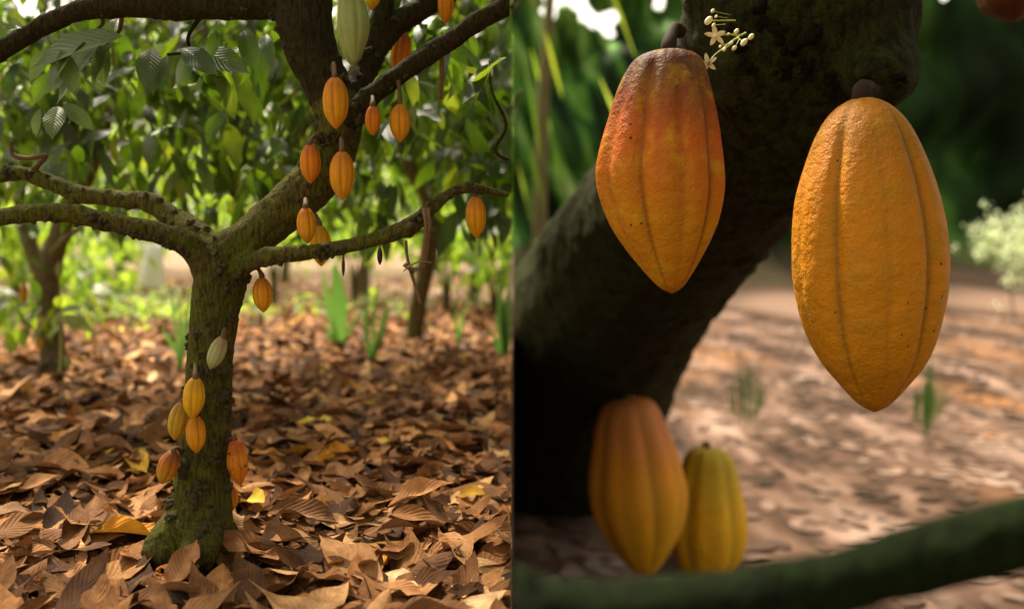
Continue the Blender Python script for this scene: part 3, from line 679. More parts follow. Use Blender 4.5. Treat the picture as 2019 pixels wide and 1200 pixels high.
def single_leaves(root, n, sampler, droop=(.2, 1.35), scale=(.8, 1.15), lim=-.012):
    k = 0; tries = 0
    while k < n and tries < n*20:
        c = sampler()
        for q in range(random.randint(3, 6)):
            tries += 1
            yaw = random.uniform(0, 6.283); dr = random.uniform(*droop)
            ax = np.array([[math.cos(yaw)*math.cos(dr), math.sin(yaw)*math.cos(dr), -math.sin(dr)]])
            R = rot_from(ax, np.array([[random.gauss(0, .4), random.gauss(-.2, .4), 1.]]))[0]
            s = random.uniform(*scale)
            T = c+Vector((random.gauss(0, .05), random.gauss(0, .05), random.gauss(0, .04)))
            m = mat4(R*s, T); me = LV[random.randrange(len(LV))]
            if max((m @ v.co).x for v in me.vertices) > lim: continue
            o = obj('leaf', me); link(o, root); o.matrix_basis = m
            o.matrix_parent_inverse = Matrix.Translation(-Vector(root.location)); k += 1
            if k >= n: break
def region(x0, x1, y0, y1, d0, d1):
    return lambda: P(random.uniform(x0, x1), random.uniform(y0, y1), random.uniform(d0, d1))
def crown(root, centers, per, L, mat, light=0., lim=-.012, name='crown', clip=True, **kw):
    V, Fq, uv, R, T, tint = cluster_leaves(centers, per, L, light=light, **kw)
    if clip:
        k = keep_left(V, R, T, lim); V, R, T, tint = V[k], R[k], T[k], tint[k]
    o = put(obj(name, leaf_mass(name, V, Fq, uv, R, T, tint, M[mat], lim if clip else None)), root); o['kind'] = 'stuff'; return o
def twigs(root, centers, toward, mat, r=.004):
    ps = []
    for c in centers:
        c = Vector(c); t = toward(c); m = c.lerp(t, .5)+Vector((random.gauss(0, .05), random.gauss(0, .05), .04))
        ps.append(spline([(t, r*2), (m, r*1.4), (c, r)], 3))
    o = put(tube_obj('twigs', ps, mat, 5), root); o['kind'] = 'stuff'

# main tree: spray of big leaves at the upper left, dark leaves at the right, its crown over the frame
SPR = [((240, 72), (55, 100), 0), ((215, 80), (70, 165), 0), ((200, 85), (100, 190), 0), ((225, 85), (160, 155), 0), ((170, 80), (75, 145), 0), ((205, 85), (195, 160), 0), ((190, 60), (215, 115), 0), ((235, 35), (205, 75), 0),
       ((120, 100), (150, 180), 0), ((100, 95), (52, 155), 0), ((110, 100), (115, 195), 0), ((125, 205), (180, 245), 0), ((80, 215), (60, 265), 0), ((115, 210), (100, 262), 0), ((20, 40), (45, 65), 0), ((10, 60), (40, 50), 0),
       ((330, 110), (290, 175), 1), ((370, 105), (320, 185), 1), ((395, 95), (395, 150), 1), ((360, 95), (420, 135), 1), ((385, 95), (480, 130), 1), ((300, 95), (285, 160), 1), ((400, 150), (385, 180), 1), ((430, 60), (410, 110), 1),
       ((590, 50), (575, 100), 1), ((480, 60), (500, 125), 1)]
for (a, b_, w) in SPR:
    d = random.uniform(2.92, 3.1); A = P(a[0], a[1], d); B = P(b_[0], b_[1], d+random.uniform(-.12, .05)); L = (B-A).length*1.08
    V, Fq, uv = leaf_shapes(1, 12, 4, (L, L), (.38, .48), (.05, .3), (-.7, -.2), .02, .2, rib=.006)
    tt = np.ones((V.shape[1], 4)); tt[:, 0] = random.uniform(.15, .6); tt[:, 1] = random.uniform(.45, .9)
    R = rot_from(np.array([list(B-A)]), np.array([[random.gauss(0, .3), -1.1, .8]]))[0]
    o = obj('leaf', mesh_np('leaf', V[0], Fq, M['leaf_sheen' if not w else 'leaf'], tt, uv)); link(o, main); o.matrix_basis = mat4(R, A)
    o.matrix_parent_inverse = Matrix.Translation(-Vector(main.location))
put(tube_obj('twig', [px_path([(200, 28, 3.0, 6), (200, 50, 3.06, 4), (165, 72, 3.1, 3.5), (110, 82, 3.12, 2.5)])], M['stalk'], 6), main)
put(tube_obj('twig', [px_path([(240, 30, 3.0, 5), (235, 60, 3.06, 4), (215, 85, 3.1, 3)])], M['stalk'], 6), main)
put(tube_obj('twig', [px_path([(400, 25, 3.0, 6), (372, 70, 3.06, 4), (370, 100, 3.1, 3), (330, 108, 3.1, 3)])], M['bark_top'], 6), main)
put(tube_obj('twig', [px_path([(22, 278, 3.2, 3.5), (26, 305, 3.2, 5), (55, 312, 3.2, 4.5), (90, 307, 3.2, 4.5), (78, 322, 3.22, 5), (66, 335, 3.22, 6)])], M['stalk'], 8, .2), main)
put(tube_obj('twig', [px_path([(965, 120, 3.4, 2), (970, 180, 3.4, 2.5), (998, 245, 3.4, 3.5), (976, 295, 3.4, 3.5), (1002, 315, 3.4, 4)])], M['bark_top'], 6), main)
single_leaves(main, 60, region(740, 1000, 30, 230, 3.2, 4.2), scale=(.7, 1.0))
single_leaves(main, 24, region(380, 560, 50, 150, 3.2, 4.0), scale=(.7, 1.0))
cc = []
for i in range(290):                                                         # the crown above the picture
    y = random.uniform(2.3, 6.5); x = random.uniform(-5.5, .3); z = H+.30*y+.25+random.random()**1.5*1.6
    cc.append((x, y, z))
crown(main, cc, 7, (.20, .30), 'leaf', lim=-.02)

# background trees
def bg_tree(base, d, label, paths, mat, group='cacao trees behind the main tree', name='cacao_tree', vox=.012):
    root = empty(name, P(base[0], base[1], d), label, 'tree', group)
    woody(root, [px_path(p) for p in paths], mat, vox, .006, 9, (-1, -.02), smooth=3)
    return root
d1 = 6.6
t1 = bg_tree((105, 738), d1, 'spindly cacao tree behind the left limbs, its trunk forking low',
    [[(104, 760, d1, 30), (105, 730, d1, 26), (103, 660, d1, 22), (96, 590, d1, 22), (92, 545, d1, 24), (115, 470, d1, 20), (140, 400, d1, 20), (168, 345, d1, 19), (195, 275, d1, 17), (212, 215, d1, 15)],
     [(92, 550, d1, 20), (62, 490, d1, 15), (40, 420, d1+.2, 12), (35, 340, d1+.3, 10), (10, 260, d1+.3, 9)],
     [(212, 220, d1, 14), (255, 205, d1-.1, 10), (310, 185, d1-.2, 9), (350, 170, d1-.2, 8), (400, 120, d1-.2, 7)],
     [(212, 220, d1, 13), (205, 195, d1, 11), (235, 130, d1+.1, 10), (290, 60, d1+.1, 9), (320, -20, d1+.2, 8)],
     [(170, 340, d1, 11), (205, 305, d1-.2, 8), (248, 265, d1-.3, 6)],
     [(105, 500, d1, 9), (130, 470, d1-.3, 7), (165, 445, d1-.3, 6)]], M['bark_far'])
d2 = 8.4
t2 = bg_tree((815, 680), d2, 'slanting cacao tree behind the tip of the low right limb',
    [[(813, 700, d2, 22), (816, 670, d2, 18), (824, 600, d2, 17), (842, 520, d2, 17), (852, 440, d2, 19), (846, 385, d2, 22), (822, 335, d2, 26), (800, 295, d2, 24)],
     [(800, 300, d2, 16), (820, 270, d2, 11), (858, 240, d2, 10), (898, 213, d2, 9), (960, 170, d2, 8), (985, 90, d2, 7)],
     [(802, 300, d2, 15), (760, 300, d2, 8), (720, 318, d2, 6), (690, 320, d2, 5)],
     [(850, 440, d2, 12), (885, 430, d2, 8), (940, 410, d2, 7), (990, 405, d2, 6)],
     [(805, 300, d2, 16), (785, 240, d2, 13), (770, 160, d2, 11), (760, 60, d2, 9)]], M['bark_far'])
def frust(n, x0, x1, y0, y1, dd0, dd1, f=None):
    out = []
    while len(out) < n:
        px, py = random.uniform(x0, x1), random.uniform(y0, y1)
        if f and random.random() > f(px, py): continue
        out.append(tuple(P(px, py, random.uniform(dd0, dd1))))
    return out
CORR = [((212, 215), (165, 350), 34), ((165, 350), (110, 480), 34), ((110, 480), (95, 600), 30), ((215, 210), (350, 168), 16), ((800, 290), (850, 400), 40), ((850, 400), (835, 560), 30), ((820, 275), (900, 210), 18)]
def clear(px, py):
    for (x0, y0), (x1, y1), w in CORR:
        vx, vy = x1-x0, y1-y0; t = max(0, min(1, ((px-x0)*vx+(py-y0)*vy)/(vx*vx+vy*vy)))
        if math.hypot(px-x0-t*vx, py-y0-t*vy) < w: return False
    return True
dens = lambda px, py: 0 if not clear(px, py-25) else max(.08, min(1, (455-py)/200.)) * (.55+.45*(noise.noise((px*.008, py*.008, 2))+.5))
def region2(x0, x1, y0, y1, d0, d1):
    def f():
        while True:
            px, py = random.uniform(x0, x1), random.uniform(y0, y1)
            if clear(px, py-25): return P(px, py, random.uniform(d0, d1))
    return f
single_leaves(t1, 280, region2(-20, 560, 40, 420, 4.2, 6.4), scale=(.6, .95))
single_leaves(t2, 280, region2(560, 1000, 60, 440, 4.8, 8.0), scale=(.6, 1.0))
c1 = frust(230, -40, 560, -40, 450, 4.6, 7.6, dens); crown(t1, c1, 6, (.16, .27), 'leaf'); twigs(t1, c1, lambda c: c+Vector((random.gauss(0, .2), .1, .35)), M['twig'])
c2 = frust(250, 500, 1005, -40, 455, 5.2, 9.0, dens); crown(t2, c2, 6, (.18, .29), 'leaf'); twigs(t2, c2, lambda c: c+Vector((random.gauss(0, .2), .1, .4)), M['twig'])
c5 = frust(70, 930, 1014, -30, 430, 4.5, 9.); crown(t2, c5, 5, (.22, .32), 'leaf', lim=-.006)
# roofing leaves over the middle ground, unseen, added to shade the litter
cc = [(random.uniform(-6.5, 0), random.uniform(6, 8.6), random.uniform(4.0, 5.6)) for i in range(60)]
crown(t1, cc, 7, (.28, .40), 'leaf')
# low leafy shoots round the left tree
c3 = frust(34, -30, 150, 400, 640, 6.0, 7.6); crown(t1, c3, 5, (.14, .22), 'leaf', light=.25)
for i, (tp, bt_, w) in enumerate((((86, 622), (78, 655), 15), ((80, 662), (77, 690), 13), ((118, 515), (116, 548), 13), ((133, 700), (134, 728), 13), ((48, 560), (46, 600), 13), ((243, 210), (243, 238), 13))):
    pod(tp, bt_, w, 6.4, ['pod_yellow', 'pod_yellow', 'pod_green', 'pod_green', 'pod_orange', 'pod_green'][i],
        ['small yellow pod on the left background trunk, upper of two', 'small yellow pod on the left background trunk, lower of two', 'small green pod below the fork of the left background tree',
         'small green pod at the right foot of the left background trunk', 'small orange pod at the far left behind the limbs', 'small green pod high in the left background tree'][i], None, group='pods on the left background tree', stalk_r=2, nt=16, ns=20)
FT = [(30, 620, 15.5, 'thin cacao tree at the far left in the sunny distance'), (420, 560, 18, 'cacao tree in the distance straight behind the fork'), (715, 575, 16., 'short stemmed cacao tree in the distance behind the low right limb'),
      (560, 560, 20., 'cacao tree in the far distance behind the leaning trunk'), (935, 600, 15., 'cacao tree in the distance behind the hanging single pod'), (235, 565, 19., 'cacao tree in the far distance behind the left limbs')]
for (px, py, d, lab) in FT:
    gy = CY+H*F/d; s = 60/d
    root = empty('cacao_tree', P(px, gy, d), lab, 'tree', 'cacao trees in the sunny distance')
    top = 330+random.uniform(-20, 30)
    pth = [px_path([(px, gy+6, d, 15*s*.22), (px+6, (gy+top)/2, d, 12*s*.2), (px+random.uniform(-15, 15), top, d, 10*s*.2)]),
           px_path([(px+4, top+20, d, 9*s*.2), (px+50, top-50, d, 6*s*.2), (px+90, top-140, d, 4*s*.2)]), px_path([(px, top+20, d, 9*s*.2), (px-50, top-40, d, 6*s*.2), (px-80, top-130, d, 4*s*.2)])]
    put(tube_obj('trunk', pth, M['bark_far'], 8, .2), root)
    w = 190*13/d
    c4 = frust(150, px-w, px+w, 60, 470, d-1.8, d+1.8, lambda a, q: max(.05, min(1, (480-q)/180.)))
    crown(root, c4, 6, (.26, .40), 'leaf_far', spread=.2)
# the sunlit thicket that closes the view
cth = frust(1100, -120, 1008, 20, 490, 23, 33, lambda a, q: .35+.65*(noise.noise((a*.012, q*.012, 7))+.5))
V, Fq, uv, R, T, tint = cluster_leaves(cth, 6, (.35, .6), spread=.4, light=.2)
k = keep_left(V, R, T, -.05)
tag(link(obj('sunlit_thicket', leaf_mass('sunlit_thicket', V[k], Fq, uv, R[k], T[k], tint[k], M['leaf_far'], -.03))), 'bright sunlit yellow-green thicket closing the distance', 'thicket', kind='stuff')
# low weeds on the sunny clearing
cw = []
for i in range(300):
    d = random.uniform(9.8, 13.5); cw.append(tuple(Vector(((random.uniform(-.62, -.28) if i % 4 else random.uniform(-.6, -.01))*d, d, random.uniform(.02, .16)))))
V, Fq, uv, R, T, tint = cluster_leaves(cw, 6, (.10, .22), spread=.12, droop=(-.9, .1), light=.2); k = keep_left(V, R, T, -.03)
tag(link(obj('weeds', leaf_mass('weeds', V[k], Fq, uv, R[k], T[k], tint[k], M['leaf_far']))), 'low green weeds growing on the sunlit clearing', 'weeds', kind='stuff')

SH = [(540, 430, 13, 120, 70, 'pale sunlit shrub behind the fork'), (425, 430, 14, 55, 50, 'sunlit shrub left of the fork beyond the limbs'), (700, 440, 13, 90, 60, 'yellow-green shrub behind the low right limb'), (880, 470, 12, 90, 60, 'leafy shrub behind the slanting background tree'), (180, 520, 11.5, 70, 60, 'leafy shrub on the clearing at left'), (975, 480, 11, 60, 70, 'dark leafy shrub at the right edge of the grove'), (30, 470, 11, 70, 80, 'yellow-green shrub at the far left edge')]
for (px, py, d, rx, ry, lab) in SH:
    gy = CY+H*F/d; root = empty('shrub', P(px, gy, d), lab, 'shrub', 'shrubs round the sunlit clearing')
    put(tube_obj('stem', [px_path([(px+q*3, gy, d, 4), (px+q*10, (gy+py)/2, d, 3), (px+q*rx*.5, py, d, 2)]) for q in (-1, 0, 1)], M['bark_far'], 6), root)
    cs = []
    for i in range(46):
        a, q = random.uniform(0, 6.283), random.random()**.5; cs.append(tuple(P(min(1004, px+math.cos(a)*q*rx), py+math.sin(a)*q*ry, d+random.uniform(-.6, .6))))
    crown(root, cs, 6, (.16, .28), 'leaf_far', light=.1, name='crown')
# white upright bag on the clearing
bm = bmesh.new(); dW = 12.5
ring = [(300, 482, 15), (303, 500, 18), (302, 520, 21), (300, 545, 24), (299, 566, 26)]
tube(bm, spline([(P(x, y, dW), r/F*dW) for x, y, r in ring], 3), 14, .12, .6)
o = link(bm_obj('white_sack', bm, M['white'])); tag(o, 'bright white upright sack on the sunlit clearing left of the fork', 'sack')

# ---------------------------------------------------------------- strap-leaved plants
def strap_plant(px, py, blades, label, name='strap_leaf_plant', group='green strap-leaved plants on the litter', cat='plant', d=None, mat='blade', lim=-.01):
    d = d or H*F/(py-CY); root = empty(name, P(px, py, d), label, cat, group)
    for (bx, by, tx, ty, w) in blades:
        A = P(bx, by, d+random.uniform(-.05, .05)); B = P(tx, ty, d+random.uniform(-.15, .15)); n = 9
        mid = A.lerp(B, .5)+Vector((0, 0, 0)); side = Vector((1, random.uniform(-.5, .5), 0)).normalized(); V = []; UV = []
        bow = Vector((random.uniform(-.04, .04), random.uniform(-.1, .02), 0))*(B-A).length
        for i in range(n+1):
            t = i/n; c = A.lerp(B, t)+bow*math.sin(math.pi*t); ww = w/F*d*.5*(min(1, .45+t*1.6))*(1-max(0, t-.55)/.45)**.7+.0008
            for u in (-1, 0, 1): V.append(c+side*u*ww+Vector((0, .25*ww*(1-abs(u)), 0))); UV.append(((u+1)/2, t))
        F_ = [(i*3+k, i*3+k+1, i*3+k+4, i*3+k+3) for i in range(n) for k in (0, 1)]
        V = np.array([list(v) for v in V])
        if lim is not None: V[:, 0] = np.minimum(V[:, 0], lim)
        tt = np.ones((len(V), 4)); tt[:, 0] = random.random(); tt[:, 1] = random.uniform(.3, .8)
        put(obj('blade', mesh_np('blade', V, np.array(F_, np.int32), M[mat], tt, np.array(UV))), root)
    return root
strap_plant(668, 690, [(668, 690, 660, 512, 30), (667, 690, 636, 530, 16), (670, 690, 722, 600, 12), (668, 690, 640, 640, 10)], 'broad-bladed green plant behind the low right limb')
strap_plant(733, 715, [(732, 715, 728, 560, 9), (733, 715, 748, 545, 8), (734, 715, 768, 575, 9), (735, 715, 775, 590, 10), (731, 715, 760, 630, 8), (733, 715, 715, 620, 6), (733, 715, 765, 640, 7)], 'upright green plant with many narrow blades between trunk and litter')
strap_plant(995, 712, [(994, 712, 985, 545, 20), (997, 712, 1003, 560, 18), (992, 712, 962, 640, 9), (996, 712, 990, 590, 15)], 'broad-bladed green plant at the right edge of the grove')
strap_plant(353, 745, [(353, 745, 333, 548, 5), (353, 745, 350, 570, 4), (354, 745, 383, 545, 8), (352, 745, 360, 590, 4), (352, 700, 318, 645, 9), (354, 745, 372, 600, 5)], 'thin grassy plant just left of the main trunk')
strap_plant(903, 690, [(903, 690, 905, 560, 5), (903, 690, 918, 600, 6), (903, 690, 888, 610, 5), (903, 690, 925, 570, 4)], 'thin stemmed plant right of the slanting background tree')
strap_plant(20, 700, [(20, 700, 12, 590, 8), (20, 700, 40, 600, 8), (22, 700, 60, 640, 7)], 'small green plant at the far left behind the litter')
def seedling(px, py, leaves, label, d):
    root = empty('seedling', P(px, py, d), label, 'seedling', 'broad-leaved seedlings')
    put(tube_obj('stem', [px_path([(px, py, d, 2.5), (px+2, (py+leaves[0][1])/2, d, 2), (leaves[0][0], leaves[0][1], d, 1.5)])], M['stem'], 6), root)
    for (ax_, ay, bx, by) in leaves:
        A, B = P(ax_, ay, d), P(bx, by, d-.1); L = (B-A).length
        V, Fq, uv = leaf_shapes(1, 8, 4, (L, L), (.42, .5), (.05, .3), (-.8, -.2), .03, .2)
        tt = np.ones((V.shape[1], 4)); tt[:, 0] = .9; tt[:, 1] = .8
        R = rot_from(np.array([list(B-A)]), np.array([[0, -.7, 1.]]))[0]
        o = obj('leaf', mesh_np('leaf', V[0], Fq, M['leaf'], tt, uv)); link(o, root); o.matrix_basis = mat4(R, A); o.matrix_parent_inverse = Matrix.Translation(-Vector(root.location))
seedling(118, 735, [(118, 612, 155, 600), (118, 615, 100, 645), (118, 625, 182, 640), (118, 640, 90, 665), (118, 605, 110, 580)], 'bright green seedling in front of the left background trunk', 6.1)
seedling(185, 700, [(185, 570, 215, 590), (185, 575, 165, 600), (185, 560, 230, 570), (186, 585, 205, 610)], 'blue-green seedling at the edge of the sunlit clearing', 7.8)

# ================================================================ the right-hand place: great pods close by, over the lower floor
big = empty('great_cacao_tree', P(1085, 1040, 14), 'huge dark mossy leaning trunk carrying the great orange pods', 'tree')
B_trunk = px_path([(1085, 1075, 14.2, 125), (1100, 960, 14.0, 140), (1112, 830, 13.2, 185), (1150, 690, 11.4, 195), (1228, 555, 8.2, 187), (1330, 425, 5.6, 184), (1440, 285, 4.1, 190), (1525, 160, 3.65, 205), (1565, 50, 3.45, 220), (1575, -60, 3.45, 232), (1580, -220, 3.5, 240)])
B_l2 = px_path([(1640, 60, 3.5, 130), (1700, 100, 3.25, 105), (1722, 145, 3.1, 80), (1724, 182, 2.98, 55)])
_, bbvh = woody(big, [B_trunk, B_l2], M['bark_big'], .035, .028, 3.4, (1, .006), ['trunk', 'boss'], 5)
for k in [(1465, 85, 24), (1500, 45, 20), (1530, 60, 26), (1560, 95, 22), (1440, 60, 16), (1600, 70, 24), (1480, 130, 20), (1545, 140, 22), (1640, 160, 24), (1770, 160, 18), (1700, 170, 22), (1410, 40, 14), (1500, 20, 20), (1590, 130, 18)]:
    knot(bbvh, big, k[0], k[1], k[2], .25)
def bsurf(px, py): return hit(bbvh, px, py)[0]
pod((1318, 98), (1325, 578), 250, 2.80, 'pod_big_left', 'great close-up pod with purple-red shoulders fading to orange, left of the pair', P(1340, 62, 3.05), group=BG, stalk_r=14, prof=PROF_L, nt=190, ns=220, deep=.13, shallow=.06, wart=.0035, rot=-2.0, fw=.10, wfreq=2.0, curve=-.17)
pod((1700, 190), (1724, 812), 284, 2.78, 'pod_big_right', 'great close-up evenly orange pod, the largest, right of the pair', P(1716, 178, 2.9), group=BG, stalk_r=18, prof=PROF_R, nt=190, ns=220, deep=.095, shallow=.02, wart=.003, rot=-2.40, fw=.085, wfreq=2.2)
pod((1238, 782), (1275, 1138), 196, 8.8, 'pod_big_low', 'blurred pinkish orange pod low in front of the huge trunk', P(1238, 738, 9.2), group=BG, stalk_r=13, light=True, prof=PROF_L, nt=60, ns=90, deep=.08, rot=-1.3)
pod((1396, 880), (1394, 1185), 156, 9.6, 'pod_big_yellow', 'blurred yellow pod half behind the pinkish orange one', P(1388, 876, 9.8), group=BG, stalk_r=5, light=True, prof=PROF_L, nt=50, ns=70)
pod((1985, -70), (2000, 45), 120, 4.6, 'pod_dusk', 'dark reddish pod at the top right corner', P(1985, -90, 4.7), group=BG, nt=40, ns=60)
# an ant-like speck and dots on the right pod
# flowers and buds on the bark
def flower(px, py, d, r, tilt, stem_to):
    f = bpy.data.objects.new('flower', None); f.location = P(px, py, d); link(f, big); f.matrix_parent_inverse = Matrix.Translation(-Vector(big.location))
    R_ = r/F*d
    for k in range(5):
        n = 7; V = []
        for i in range(n+1):
            t = i/n; w = R_*.22*math.sin(math.pi*min(1, t*.85+.12))**.8*(1 if t < .99 else .1)
            for u in (-1, 0, 1): V.append((u*w, t*R_, R_*(.35*t-.35*t*t+.06*abs(u))))
        m = mesh_np('petal', np.array(V), np.array([(i*3+q, i*3+q+1, i*3+q+4, i*3+q+3) for i in range(n) for q in (0, 1)], np.int32), M['petal'])
        o = link(obj('petal', m), f); o.rotation_euler = (Matrix.Rotation(tilt[0], 3, 'X') @ Matrix.Rotation(tilt[1], 3, 'Y') @ Matrix.Rotation(k*1.2566+.3, 3, 'Z')).to_euler()
    for k in range(5):
        bm = bmesh.new(); a = k*1.2566
        tube(bm, spline([(Vector((0, 0, 0)), R_*.04), (Vector((math.cos(a)*R_*.2, math.sin(a)*R_*.2, R_*.25)), R_*.05), (Vector((math.cos(a)*R_*.1, math.sin(a)*R_*.1, R_*.5)), R_*.02)], 3), 6)
        o = link(bm_obj('stamen', bm, M['petal_red']), f); o.rotation_euler = (tilt[0], tilt[1], 0)
    bm = bmesh.new(); bmesh.ops.create_icosphere(bm, subdivisions=2, radius=R_*.16)
    link(bm_obj('heart', bm, M['petal']), f)
    put(tube_obj('flower_stem', [px_path([(px, py, d+.01, r*.07), ((px+stem_to[0])/2, (py+stem_to[1])/2-3, d+.05, r*.06), (stem_to[0], stem_to[1], d+.12, r*.08)])], M['stem'], 6), big)
def bud(px, py, d, r, stem_to):
    bm = bmesh.new(); R_ = r/F*d
    bmesh.ops.create_uvsphere(bm, u_segments=12, v_segments=8, radius=R_, matrix=Matrix.Translation(P(px, py, d)) @ Matrix.Rotation(.7, 4, 'Y') @ Matrix.Diagonal((.8, .8, 1.25, 1)))
    put(bm_obj('flower_bud', bm, M['petal']), big)
    put(tube_obj('flower_stem', [px_path([(px, py, d, r*.18), ((px+stem_to[0])/2, (py+stem_to[1])/2, d+.05, r*.16), (stem_to[0], stem_to[1], d+.12, r*.2)])], M['stem'], 6), big)
flower(1410, 72, 2.78, 23, (-.9, .5), (1455, 70)); flower(1396, 124, 2.76, 20, (1.9, -.4), (1425, 97))
bud(1397, 41, 2.8, 8, (1450, 41)); bud(1481, 73, 2.8, 6, (1470, 78)); bud(1467, 84, 2.8, 7, (1455, 75)); bud(1442, 85, 2.8, 4, (1455, 75)); bud(1407, 50, 2.82, 4, (1430, 48)); bud(1428, 98, 2.8, 4, (1445, 85)); bud(1452, 62, 2.84, 5, (1462, 72)); bud(1420, 92, 2.83, 3, (1440, 84)); bud(1436, 68, 2.86, 3, (1452, 72)); bud(1405, 22, 2.86, 4, (1440, 30)); bud(1448, 95, 2.83, 5, (1458, 78)); bud(1412, 33, 2.87, 3, (1436, 36))
put(tube_obj('flower_stem', [px_path([(1425, 97, 2.88, 2), (1440, 85, 2.92, 2.2), (1455, 74, 2.96, 2.4), (1470, 66, 3.02, 2.6)])], M['stem'], 6), big)

# low mossy branch right in front
low = empty('low_branch', Vector((.05, 1.0, RZ)), 'blurred dark green mossy branch crossing the bottom right close to the viewer', 'branch')
lp = [(Vector((.05, 1.0, RZ)), .07), (Vector((.03, 1.03, -1.2)), .065), (Vector((-.01, 1.08, .42)), .058), (P(1030, 1220, 1.13), .050), (P(1160, 1214, 1.14), .045), (P(1300, 1204, 1.14), .044), (P(1440, 1190, 1.15), .043), (P(1610, 1158, 1.16), .044), (P(1780, 1108, 1.17), .044), (P(1960, 1062, 1.18), .045), (P(2150, 1010, 1.2), .046), (P(2400, 950, 1.23), .046), (P(2800, 850, 1.3), .042), (P(3300, 700, 1.4), .034), (P(3800, 520, 1.5), .022)]
woody(low, [spline(lp, 6)], M['bark_low'], .008, .007, 9, (1, .003), ['limb'], 3)

# great crown over the right-hand place, unseen, added to shade pods and floor
cc = []
for i in range(210):
    y = random.uniform(3.2, 16) if i % 3 else random.uniform(16, 48); x = random.uniform(.6, max(4, y*.75)); z = H+.29*y+2.6+random.random()*3
    cc.append((x, y, z))
cc += [(random.uniform(.8, 9), random.uniform(-6, 3.2), random.uniform(3.6, 7)) for i in range(110)]  # more leaves above and behind the camera, added to block light from upper right
V, Fq, uv, R, T, tint = cluster_leaves(cc, 6, (1.0, 1.6), spread=.7)
Wd = np.einsum('nij,nvj->nvi', R, V)+T[:, None]; k = Wd[..., 0].min(1) > .05
o = put(obj('crown', leaf_mass('crown', V[k], Fq, uv, R[k], T[k], tint[k], M['leaf'])), big); o['kind'] = 'stuff'

# big dry leaves on the lower floor, far behind the pods
N = 9000; dd = np.sqrt(rng.uniform(9.**2, 62.**2, N)); T = np.stack([rng.uniform(.0, .75, N)*dd, dd, RZ+.01+rng.uniform(0, .03, N)], 1)
yaw = rng.uniform(0, 6.283, N); pit = rng.normal(.0, .03, N); rol = rng.normal(0, .25, N)
R = rot_from(np.stack([np.cos(yaw)*np.cos(pit), np.sin(yaw)*np.cos(pit), np.sin(pit)], 1), np.stack([rol*.12, rng.normal(0, .03, N), np.ones(N)], 1))
V, Fq, uv = leaf_shapes(N, 4, 2, (.22, .50), (.45, .7), (-.05, .05), (-.1, .1), .01, .1); Wd = np.einsum('nij,nvj->nvi', R, V)+T[:, None]
k = Wd[..., 0].min(1) > .02
pt = np.array([noise.noise((x*.55, y*.22, 3))+.6*noise.noise((x*1.1, y*.45, 9)) for x, y in T[:, :2].tolist()])   # patches of darker and paler litter
tint = np.stack([np.clip(.42+pt*1.15+rng.normal(0, .04, N), 0, 1), np.clip(.5+rng.normal(0, .04, N), 0, 1)], 1)
tag(link(obj('leaf_litter', leaf_mass('leaf_litter', V[k], Fq, uv, R[k], T[k], tint[k], M['litter_soft']))), 'blurred pinkish brown leaf litter on the lower floor behind the great pods', 'leaf litter', kind='stuff')
# pale leaf cluster added as the bright bokeh patch at the right edge
root = empty('shrub', Vector((24.5, 42, RZ)), 'pale green leaf cluster standing in for bright bokeh at the right edge', 'shrub', 'bokeh stand-ins on the lower floor')
put(tube_obj('stem', [spline([(Vector((24.5, 42, RZ)), .05), (Vector((24.3, 42, -1.)), .04), (Vector((24.8, 42, .8)), .03)], 4)], M['bark_far'], 6), root)
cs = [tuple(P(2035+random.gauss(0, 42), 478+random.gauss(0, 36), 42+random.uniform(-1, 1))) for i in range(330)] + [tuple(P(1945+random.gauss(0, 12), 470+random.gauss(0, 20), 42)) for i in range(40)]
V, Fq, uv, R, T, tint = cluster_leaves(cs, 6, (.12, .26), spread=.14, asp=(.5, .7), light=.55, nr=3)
o = put(obj('crown', leaf_mass('crown', V, Fq, uv, R, T, tint, M['leaf_bokeh'])), root); o['kind'] = 'stuff'
# blurred blades behind the left pod
gp = 'tall blades on the lower floor'
strap_plant(1470, 880, [(1470+q*6, 850-abs(q)*8, 1470+q*9, 690+abs(q)*16, 5) for q in range(-4, 5)], 'blurred pale green plant between the two great pods', group=gp, d=17, lim=None, mat='dull_blade')
strap_plant(1825, 870, [(1826+q*5, 860-abs(q)*8, 1833+q*7, 695+abs(q)*16, 6) for q in range(-4, 5)], 'blurred bright green blade below right of the largest pod', group=gp, d=17, lim=None, mat='dull_blade')
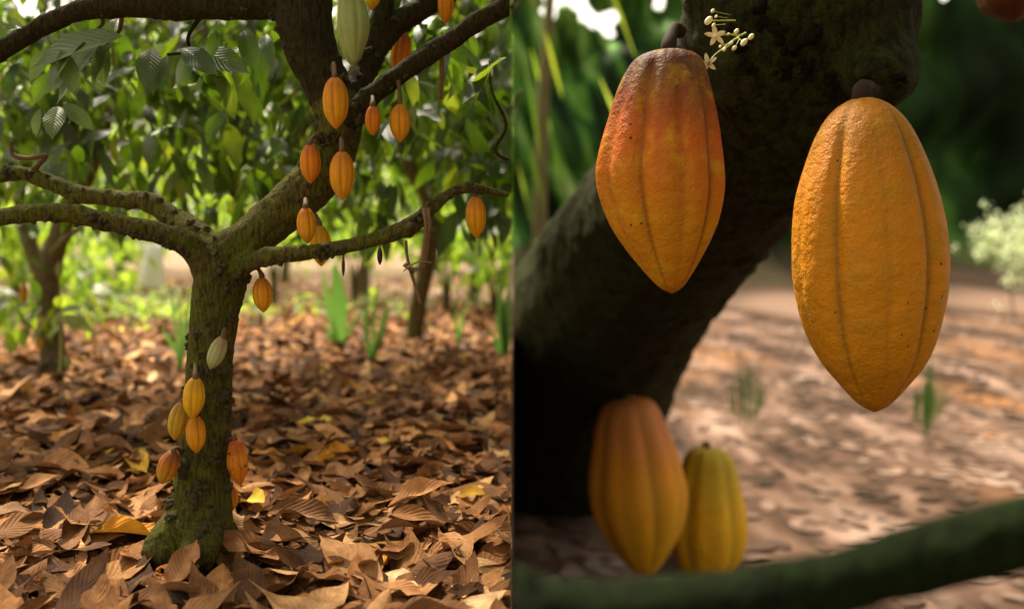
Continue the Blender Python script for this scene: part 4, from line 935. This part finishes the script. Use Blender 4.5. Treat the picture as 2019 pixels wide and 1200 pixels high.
# far foliage bank with open gaps to the sky
HOLES = []
for (hx, hy, hw, hh, n) in ((1090, 20, 22, 28, 9), (1160, 25, 26, 40, 16), (1205, 60, 26, 26, 10), (1300, -5, 22, 12, 4), (1850, -10, 14, 10, 3)):
    for q in range(max(2, n//3)): HOLES.append((hx+random.uniform(-hw, hw), hy+random.uniform(-hh, hh), random.uniform(13, 22)))
def bank():
    yb = 70.; xs = np.arange(-5, 75, .22); zs = np.arange(RZ-.5, 30, .22)
    X, Z = np.meshgrid(xs, zs)
    Y = np.array([[yb-(16+8*noise.noise((x*.16, 2, 5)))*math.exp(-(z-RZ)/(1.3+.8*noise.noise((x*.3, 8, 1))))+5*noise.noise((x*.12, z*.14, 3))+2.2*noise.noise((x*.35, z*.3, 9)) for x in xs] for z in zs])
    V = np.stack([X, Y, Z], -1).reshape(-1, 3); nx = len(xs)
    PX = CX+X/Y*F; PY = CY-(Z-H)/Y*F
    bad = np.zeros(X.shape, bool)
    for hx, hy, hr in HOLES: bad |= (PX-hx)**2+(PY-hy)**2 < (hr)**2
    F_ = [(j*nx+i, j*nx+i+1, (j+1)*nx+i+1, (j+1)*nx+i) for j in range(len(zs)-1) for i in range(nx-1) if not bad[j, i]]
    me = mesh_np('far_foliage', V, np.array(F_, np.int32), M['far_bank'])
    o = link(obj('far_foliage', me)); md = o.modifiers.new('thick', 'SOLIDIFY'); md.thickness = .8; md.offset = 1
    tag(o, 'dark green blurred foliage closing the view behind the great pods', 'foliage', kind='stuff')
bank()
# long leaves of a palm-like plant, blurred, left of the left pod
pl = empty('palm', Vector((.8, 26, RZ)), 'blurred streaky green palm fronds left of the purple-red topped pod', 'palm')
for i in range(22):
    d = 26+random.uniform(-3, 3); ax_ = random.uniform(1012, 1300); ay = random.uniform(-60, 420); q = random.uniform(90, 240)
    bx, by = ax_+q*random.uniform(.15, .45), ay+q
    if bx > 1330 or (bx-1010)*1.05+by > 620: continue
    w = random.uniform(3, 6); tn = random.random()**1.6; light = random.random() < .16
    A, B = P(ax_, ay, d), P(bx, by, d); L = (B-A).length
    V, Fq, uv = leaf_shapes(1, 8, 2, (L, L), (w/F*d/L*1.6,)*2, (.1, .3), (-.3, .2), .01, .3)
    tt = np.ones((V.shape[1], 4)); tt[:, 0] = tn; tt[:, 1] = .3+.6*tn
    R = rot_from(np.array([list(B-A)]), np.array([[random.gauss(0, .3), -1., .5]]))[0]
    Wd = np.einsum('ij,vj->vi', R, V[0])+np.array(A); Wd[:, 0] = np.maximum(Wd[:, 0], .03)
    put(obj('leaflet', mesh_np('leaflet', Wd, Fq, M['leaf_far' if light else 'leaf'], tt, uv)), pl)
put(tube_obj('stem', [spline([(Vector((.8, 26, RZ)), .25), (Vector((.9, 26.3, 4)), .2), (Vector((1.2, 26.3, 9)), .15)], 5)], M['bark_far'], 8), pl)
